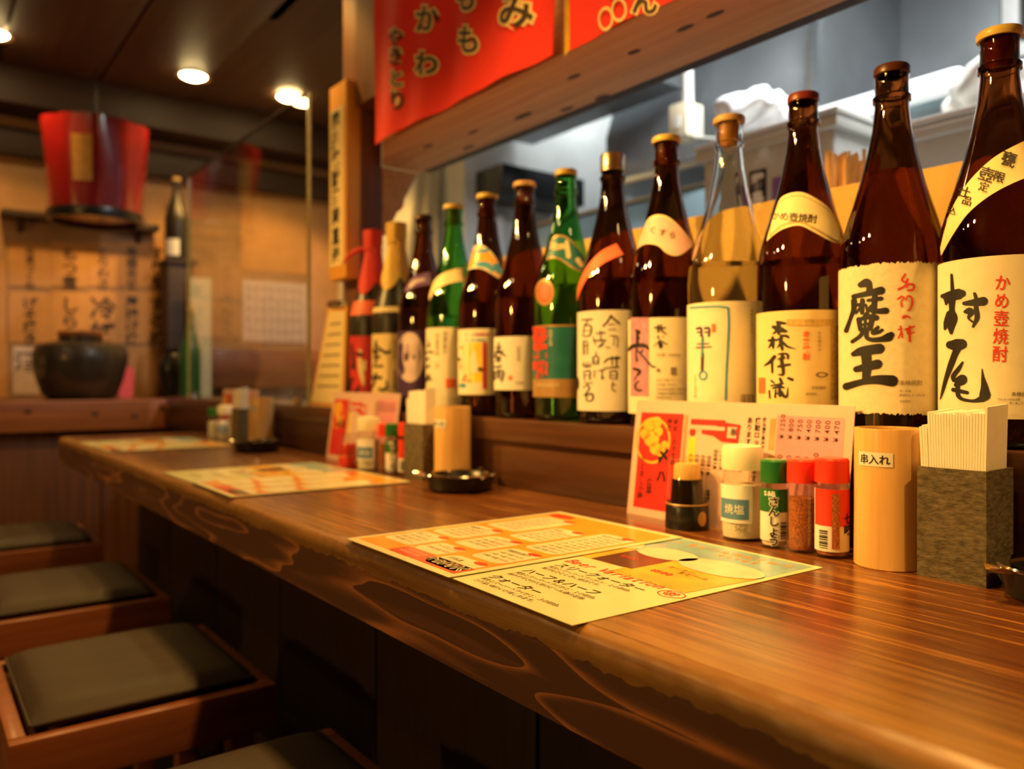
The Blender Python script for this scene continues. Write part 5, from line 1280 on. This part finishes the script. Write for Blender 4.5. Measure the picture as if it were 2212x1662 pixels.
m.add([(1.371, p.y, p.z), (1.371, q.y, p.z), (1.371, q.y, q.z - 0.02), (1.371, p.y, q.z - 0.02)], [(0, 1, 2, 3)]); lb = m.build('label', M['black'], tt, smooth=0)
m = MB(); text(m, '霧島', -p.y + 0.005, p.z - 0.006, 0.032, lambda a, b: Vector((1.3704, -a, b)), up=1, vert=True, bold=0.03, pitch=1.1); m.build('lettering', M['plasticwhite'], lb, smooth=0)
m = MB(); p = at(1668, 385, X=1.3715); m.add([(1.371, p.y, p.z), (1.371, p.y - 0.09, p.z), (1.371, p.y - 0.09, p.z - 0.08), (1.371, p.y, p.z - 0.08)], [(0, 1, 2, 3)]); m.build('purple_label', M['purple'], tt, smooth=0)
tote(1.40, 1.70, 0.30, 0.72, 1.205, 1.350, 'low grey tote under the clear bag of packets')
def lump(name, c, r, mat_, label, cat, seed, squash=(1, 1, 0.7)):
    bm = bmesh.new(); bmesh.ops.create_icosphere(bm, subdivisions=4, radius=1)
    rnd = random.Random(seed); ph_ = [(Vector((rnd.gauss(0, 1), rnd.gauss(0, 1), rnd.gauss(0, 1))) * rnd.uniform(1.5, 5), rnd.uniform(0, 6), rnd.uniform(0.04, 0.12)) for _ in range(12)]
    for v in bm.verts:
        d = 1 + sum(a * math.sin(k.dot(v.co) + f) for k, f, a in ph_)
        v.co = Vector((v.co.x * d * r * squash[0], v.co.y * d * r * squash[1], v.co.z * d * r * squash[2]))
    zmin = min(v.co.z for v in bm.verts)
    for v in bm.verts: v.co.z = max(v.co.z - zmin - 0.012, 0)
    me = bpy.data.meshes.new(name); bm.to_mesh(me); bm.free(); me.materials.append(mat_); me.shade_smooth()
    o = bpy.data.objects.new(name, me); o.location = c; COL.objects.link(o)
    return tag(o, label, cat)
lump('plastic_bag', (1.47, 1.045, 1.4005), 0.062, M['bag'], 'crumpled white plastic bag on the labelled tote', 'bag', 3, (1.1, 1.3, 0.9))
lump('plastic_bag', (1.52, 0.60, 1.3505), 0.058, M['haze'], 'clear plastic bag of packets between two brown bottle necks', 'bag', 9, (1.1, 1.25, 0.85))
fb_ = thing('foam_box', 'white foam box lid stacked above the labelled tote', 'box', (1.74, 0.86, 1.205))
MB().box(1.69, 1.79, 0.74, 1.06, 1.205, 1.475).build('body', M['bluecase'], fb_, bevel=0.006)
MB().box(1.67, 1.82, 0.72, 1.08, 1.4755, 1.525).build('lid', M['foam'], fb_, bevel=0.01)
fp = thing('foam_sheet', 'white foam panel propped behind the tallest bottle neck', 'panel', (1.745, 0.56, 1.205))
MB().sheet([(1.72, 0.70, 1.206), (1.72, 0.42, 1.206), (1.76, 0.42, 1.53), (1.76, 0.60, 1.46)], 0.025).build('sheet', M['foam'], fp, smooth=0)
# skewers
sk = thing('skewer_cup', 'cup of thin wooden skewers behind the orange board', 'skewers', (1.16, 0.675, 0.90))
MB().lathe([(0, 0), (0.042, 0), (0.045, 0.003), (0.045, 0.20), (0.041, 0.20), (0.040, 0.01), (0, 0.01)], (1.16, 0.675, 0.90), 32).build('cup', M['steel'], sk)
rnd = random.Random(2)
skm = None
for k in range(46):
    a, rr = rnd.uniform(0, 6.28), 0.036 * math.sqrt(rnd.random())
    x, y = 1.16 + rr * math.cos(a), 0.675 + rr * math.sin(a)
    hh = 0.345 + rnd.uniform(-0.004, 0.004)
    MB().tube([(x, y, 0.912), (x + (x - 1.16) * 0.12, y + (y - 0.675) * 0.12, 0.90 + hh)], 0.0022, 5).build('skewer', M['skewer'], sk, smooth=0)

xd = thing('shade_box', 'added dark box for the shadowed gap behind the pine beam', 'duct', (1.24, 0.0, 1.52))  # dark box added for the shadowed band between beam and hood
MB().box(1.15, 1.33, -0.8, 0.46, 1.52, 1.76).build('channel', M['kitchendark'], xd, bevel=0.004)
for y in (-0.3, 0.40): MB().box(1.145, 1.335, y, y + 0.02, 1.515, 1.765).build('flange', M['kitchendark'], xd, bevel=0.002)
for y in (-0.2, 0.3): MB().tube([(1.24, y, 1.76), (1.24, y, 2.399)], 0.008, 8).build('hanger_rod', M['steel'], xd)
# hood, ducts, pipes, cases on the back wall
hd = thing('extractor_hood', 'sloping stainless extractor hood on the kitchen wall', 'hood', (2.35, 1.72, 1.65))
MB().prism([(2.08, 1.30, 1.62), (2.58, 1.30, 1.62), (2.58, 1.30, 2.39), (2.30, 1.30, 2.39), (2.08, 1.30, 1.80)], (0, 0.85, 0)).build('canopy', M['steelwall'], hd, bevel=0.004)
MB().box(2.07, 2.59, 1.29, 2.16, 1.60, 1.63).build('rim', M['steel'], hd, bevel=0.003)
MB().box(2.05, 2.08, 1.285, 1.297, 1.62, 2.39).build('corner_trim', M['steel'], hd)
dk = thing('ventilation_duct', 'big grey duct under the kitchen ceiling', 'duct', (1.9, 2.2, 1.9))
MB().box(1.55, 2.05, 1.75, 2.55, 1.86, 2.39).build('box', M['kitchenmid'] if 'kitchenmid' in M else M['steelwall'], dk, bevel=0.006)
MB().box(1.54, 2.06, 1.74, 2.56, 1.98, 2.00).build('flange', M['steel'], dk, bevel=0.002)
bx = thing('switch_box', 'bright cream switch box hanging on a white pipe', 'switch box', (1.62, 1.36, 1.55))
p = at(1482, 265, X=1.65)
MB().box(p.x - 0.035, p.x + 0.035, p.y - 0.030, p.y + 0.030, p.z - 0.045, p.z + 0.045).build('box', M['plasticcream'], bx, bevel=0.004)
MB().tube([(p.x, p.y - 0.008, p.z + 0.045), (p.x, p.y + 0.004, 2.0), (p.x, p.y + 0.004, 2.399)], 0.015, 12).build('pipe', M['plasticwhite'], bx)
MB().tube([(p.x, p.y - 0.02, p.z - 0.045), (p.x + 0.02, p.y - 0.08, p.z - 0.06), (p.x + 0.05, p.y - 0.16, p.z - 0.09)], 0.006, 8).build('cable', M['plasticgrey'], bx)
MB().box(p.x - 0.037, p.x - 0.035, p.y - 0.01, p.y + 0.01, p.z - 0.02, p.z + 0.01).build('switch', M['plasticwhite'], bx)
bx.location = (p.x, p.y, p.z - 0.045)
for ch in bx.children:
    for v in ch.data.vertices: v.co += Vector((1.62, 1.36, 1.55)) - bx.location
gcas = thing('glass_case', 'blue-grey refrigerated case on the kitchen counter', 'display case', (1.75, 1.75, 0.90))
MB().box(1.60, 1.92, 1.30, 2.15, 0.90, 1.22).build('body', M['bluecase'], gcas, bevel=0.01)
MB().prism([(1.60, 1.30, 1.22), (1.92, 1.30, 1.22), (1.92, 1.30, 1.42), (1.70, 1.30, 1.42)], (0, 0.85, 0)).build('sloped_front', M['bluecase'], gcas, bevel=0.004)
for z in (1.225, 1.415): MB().box(1.62 if z < 1.3 else 1.69, 1.925, 1.295, 2.155, z, z + 0.01).build('steel_trim', M['steel'], gcas)
# white cloth, black shelf and small things on the left of the kitchen
cs = thing('hanging_cupboard', 'black hanging cupboard on the white kitchen end wall', 'cupboard', (2.0, 2.5, 1.62))
MB().box(1.80, 2.20, 2.42, 2.598, 1.60, 1.72).build('body', M['kitchendark'], cs, bevel=0.004)
MB().box(1.79, 2.21, 2.41, 2.42, 1.605, 1.715).build('door', M['teflon'], cs, bevel=0.002)
lf = thing('paper_roll_strip', 'bright white strip hanging on the kitchen end wall', 'strip', (1.9, 2.58, 1.3))
MB().box(1.86, 1.93, 2.585, 2.598, 1.22, 1.56).build('strip', M['foam'], lf)
MB().box(1.85, 1.94, 2.575, 2.598, 1.56, 1.58).build('holder', M['steel'], lf)
tw = thing('hanging_apron', 'crumpled greyish apron hanging on the white partition', 'apron', (1.74, 3.0, 1.2))
MB().grid(lambda u, v: Vector((1.735 - 0.02 * math.sin(u * 14 + v * 3), 2.75 + 0.28 * u * (1.1 - 0.35 * v), 1.15 + 0.62 * v)), 24, 12).build('cloth', M['plasticgrey'], tw, smooth=60)
MB().tube([(1.70, 2.87, 1.77), (1.748, 2.87, 1.775)], 0.006, 8).build('hook', M['steel'], tw)
rs = at(842, 435, X=1.0)
rsg = thing('round_sign', 'white round sign with red rim behind the corner brace', 'sign', (0.91, 1.715, 1.25))
cpt = at(843, 435, Y=1.73)
m = MB(); m.tube([(cpt.x, 1.715, cpt.z), (cpt.x, 1.720, cpt.z)], 0.030, 28); m.build('disc', M['redpaper'], rsg)
m = MB(); m.tube([(cpt.x, 1.713, cpt.z), (cpt.x, 1.7149, cpt.z)], 0.022, 28); m.build('face', M['plasticwhite'], rsg)
# window top right
wn = struct(MB().box(2.575, 2.587, 0.2, 0.98, 1.86, 2.36).build('window_1', M['teflon'], smooth=0), 'dark kitchen window with white frame')
for y in (0.2, 0.94): MB().box(2.555, 2.587, y, y + 0.045, 1.83, 2.38).build('frame_stile', M['plasticwhite'], wn, bevel=0.003)
for z in (1.83, 2.34): MB().box(2.555, 2.587, 0.245, 0.94, z, z + 0.04).build('frame_rail', M['plasticwhite'], wn, bevel=0.003)

# ------------------------------------------------------------------ stools and cushions
def make_stool(label):
    o = thing('wooden_stool', label, 'stool', (0.2675, 1.32, 0), 'square wooden stools under the counter')
    x0, x1, y0, y1, z = 0.10, 0.435, 1.14, 1.50, 0.45
    m = MB().box(x0, x1, y0, y0 + 0.022, z - 0.065, z); m.build('seat_rail', M['stool'], o, bevel=0.004)
    m = MB().box(x0, x1, y1 - 0.022, y1, z - 0.065, z); m.build('seat_rail', M['stool'], o, bevel=0.004)
    for x in (x0, x1 - 0.022): MB().box(x, x + 0.022, y0 + 0.022, y1 - 0.022, z - 0.065, z).build('seat_rail', M['stool'], o, bevel=0.004)
    MB().box(x0 + 0.022, x1 - 0.022, y0 + 0.022, y1 - 0.022, z - 0.03, z - 0.014).build('seat_panel', M['stool'], o)
    for x in (x0 + 0.024, x1 - 0.059):
        for y in (y0 + 0.024, y1 - 0.059): MB().box(x, x + 0.035, y, y + 0.035, 0, z - 0.0305).build('leg', M['stool'], o, bevel=0.003)
    for y in (y0 + 0.030, y1 - 0.053): MB().box(x0 + 0.059, x1 - 0.059, y, y + 0.022, 0.16, 0.195).build('stretcher', M['stool'], o, bevel=0.003)
    return o
def make_cushion(label):
    o = thing('seat_cushion', label, 'cushion', (0.2675, 1.32, 0.4365), 'grey-brown seat cushions')
    def fn(u, v, s_):
        a, b_ = 2 * u - 1, 2 * v - 1
        e = (1 - abs(a) ** 6) * (1 - abs(b_) ** 6)
        x = 0.2675 + 0.142 * a; y = 1.32 + 0.154 * b_
        return Vector((x, y, 0.4385 + 0.020 + s_ * 0.020 * max(e, 0) ** 0.45))
    m = MB().grid(lambda u, v: fn(u, v, 1), 24, 24); m.grid(lambda u, v: fn(1 - u, v, -1), 24, 24)
    m.build('cover', M['cushion'], o, smooth=70)
    pts = [(0.2675 + sx_ * 0.142, 1.32 + sy_ * 0.154, 0.4585) for sx_, sy_ in ((-1, -1), (1, -1), (1, 1), (-1, 1), (-1, -1))]
    MB().tube(pts, 0.0022, 6).build('piping', M['cushion'], o)
    return o
s0 = make_stool('square wooden stool nearest the camera with its full front rail lit')
c0 = make_cushion('flat grey-brown cushion on the stool with the fully visible front rail')
for dy, ws, wc in ((-0.545, 'square wooden stool cut off at the bottom of the photo', 'cushion whose corner shows at the bottom of the photo'), (0.585, 'second square wooden stool toward the far wall', 'flat cushion on the second stool toward the far wall'), (1.28, 'square wooden stool farthest toward the wall', 'flat cushion on the farthest stool')):
    dup(s0, Vector((0.2675, 1.32 + dy, 0)), ws); dup(c0, Vector((0.2675, 1.32 + dy, 0.4365)), wc)

# ------------------------------------------------------------------ lamps
def downlight(x, y, label, power, z=2.088, aim=None, cone=80, blend=0.35, size=0.03, color=WARM, vis=1.0):
    o = thing('ceiling_downlight', label, 'lamp', (x, y, z), 'small round ceiling downlights')
    MB().lathe([(0.050, -0.002), (0.062, -0.004), (0.064, 0.0), (0.050, 0.0)], (x, y, z), 32).build('trim_ring', M['lampring'], o)
    MB().lathe([(0, -0.012), (0.030, -0.010), (0.044, -0.003), (0.048, 0.0)], (x, y, z), 32).build('bulb', M['bulb'], o)
    L = bpy.data.lights.new('downlight_glow', 'SPOT'); L.energy = power * LAMP_W; L.color = color; L.spot_size = R(cone); L.spot_blend = blend; L.shadow_soft_size = size
    l = bpy.data.objects.new('downlight_glow', L); COL.objects.link(l); l.parent = o; l.location = (0, 0, -0.05)
    if aim:
        d = Vector(aim) - Vector((x, y, z - 0.05)); l.rotation_euler = d.to_track_quat('-Z', 'Y').to_euler()
    return o
M['lampring'] = mat('brass_lamp_ring', (0.35, 0.2, 0.08), 0.4, metal=0.6)
downlight(0.66, 0.58, 'round downlight over the near menu sheets', 62, cone=92)
downlight(0.66, -0.42, 'round downlight over the near counter end', 46, cone=90)
downlight(0.72, 1.98, 'round downlight over the middle of the counter', 34, cone=104)
downlight(0.90, 3.24, 'bright round downlight on the ceiling above the far ledge', 14, cone=120)
downlight(1.29, 3.24, 'bright round downlight showing above the glass screen', 34, cone=120)
downlight(0.24, 3.26, 'round downlight over the paper menus', 16, cone=120)
downlight(-0.75, 1.25, 'round aisle spotlight turned to the near bottles', 195, aim=(0.86, 0.38, 0.93), cone=30, blend=0.9)
downlight(-0.75, 1.80, 'round aisle spotlight turned to the middle bottles', 195, aim=(0.86, 0.85, 0.95), cone=30, blend=0.9)
downlight(-0.75, 2.35, 'round aisle spotlight turned to the farther bottles', 156, aim=(0.86, 1.38, 0.97), cone=28, blend=0.9)

wl = thing('fill_lamp', 'added fill lamp on the unseen wall across the aisle', 'lamp', (-2.14, 1.0, 1.45))  # added out of view to light the counter front and stool sides
MB().box(-2.199, -2.175, 0.96, 1.04, 1.42, 1.54).build('back_plate', M['pillar'], wl, bevel=0.003)
MB().tube([(-2.175, 1.0, 1.50), (-2.12, 1.0, 1.52), (-2.09, 1.0, 1.49)], 0.008, 8).build('arm', M['lampring'], wl)
MB().lathe([(0.045, 0.0), (0.048, 0.0), (0.030, 0.09), (0.027, 0.09)], (-2.09, 1.0, 1.43), 28).build('shade', M['paper'], wl)
MB().lathe([(0, -0.01), (0.018, 0.0), (0.022, 0.02), (0.012, 0.045), (0, 0.05)], (-2.09, 1.0, 1.43), 20).build('bulb', M['bulb'], wl)
L = bpy.data.lights.new('fill_lamp_glow', 'POINT'); L.energy = 42; L.color = WARM; L.shadow_soft_size = 0.05
l = bpy.data.objects.new('fill_lamp_glow', L); COL.objects.link(l); l.parent = wl; l.location = (0.15, 0, -0.06)

def fluorescent(x, y, z, L_, label, power):
    o = thing('fluorescent_lamp', label, 'lamp', (x, y, z), 'kitchen fluorescent lamps')
    MB().box(x - 0.05, x + 0.05, y - L_ / 2, y + L_ / 2, z, z + 0.04).build('housing', M['plasticwhite'], o, bevel=0.004)
    MB().tube([(x, y - L_ / 2 + 0.03, z - 0.018), (x, y + L_ / 2 - 0.03, z - 0.018)], 0.014, 12).build('tube', M['tube'], o)
    L = bpy.data.lights.new('tube_glow', 'AREA'); L.energy = power; L.color = COOL; L.shape = 'RECTANGLE'; L.size = 0.10; L.size_y = L_
    l = bpy.data.objects.new('tube_glow', L); COL.objects.link(l); l.parent = o; l.location = (0, 0, -0.036)
    return o
fluorescent(1.44, 0.55, 2.36, 1.1, 'white fluorescent lamp over the kitchen counter', 48)
fluorescent(2.30, 2.385, 2.36, 0.4, 'white fluorescent lamp at the end of the kitchen', 6)
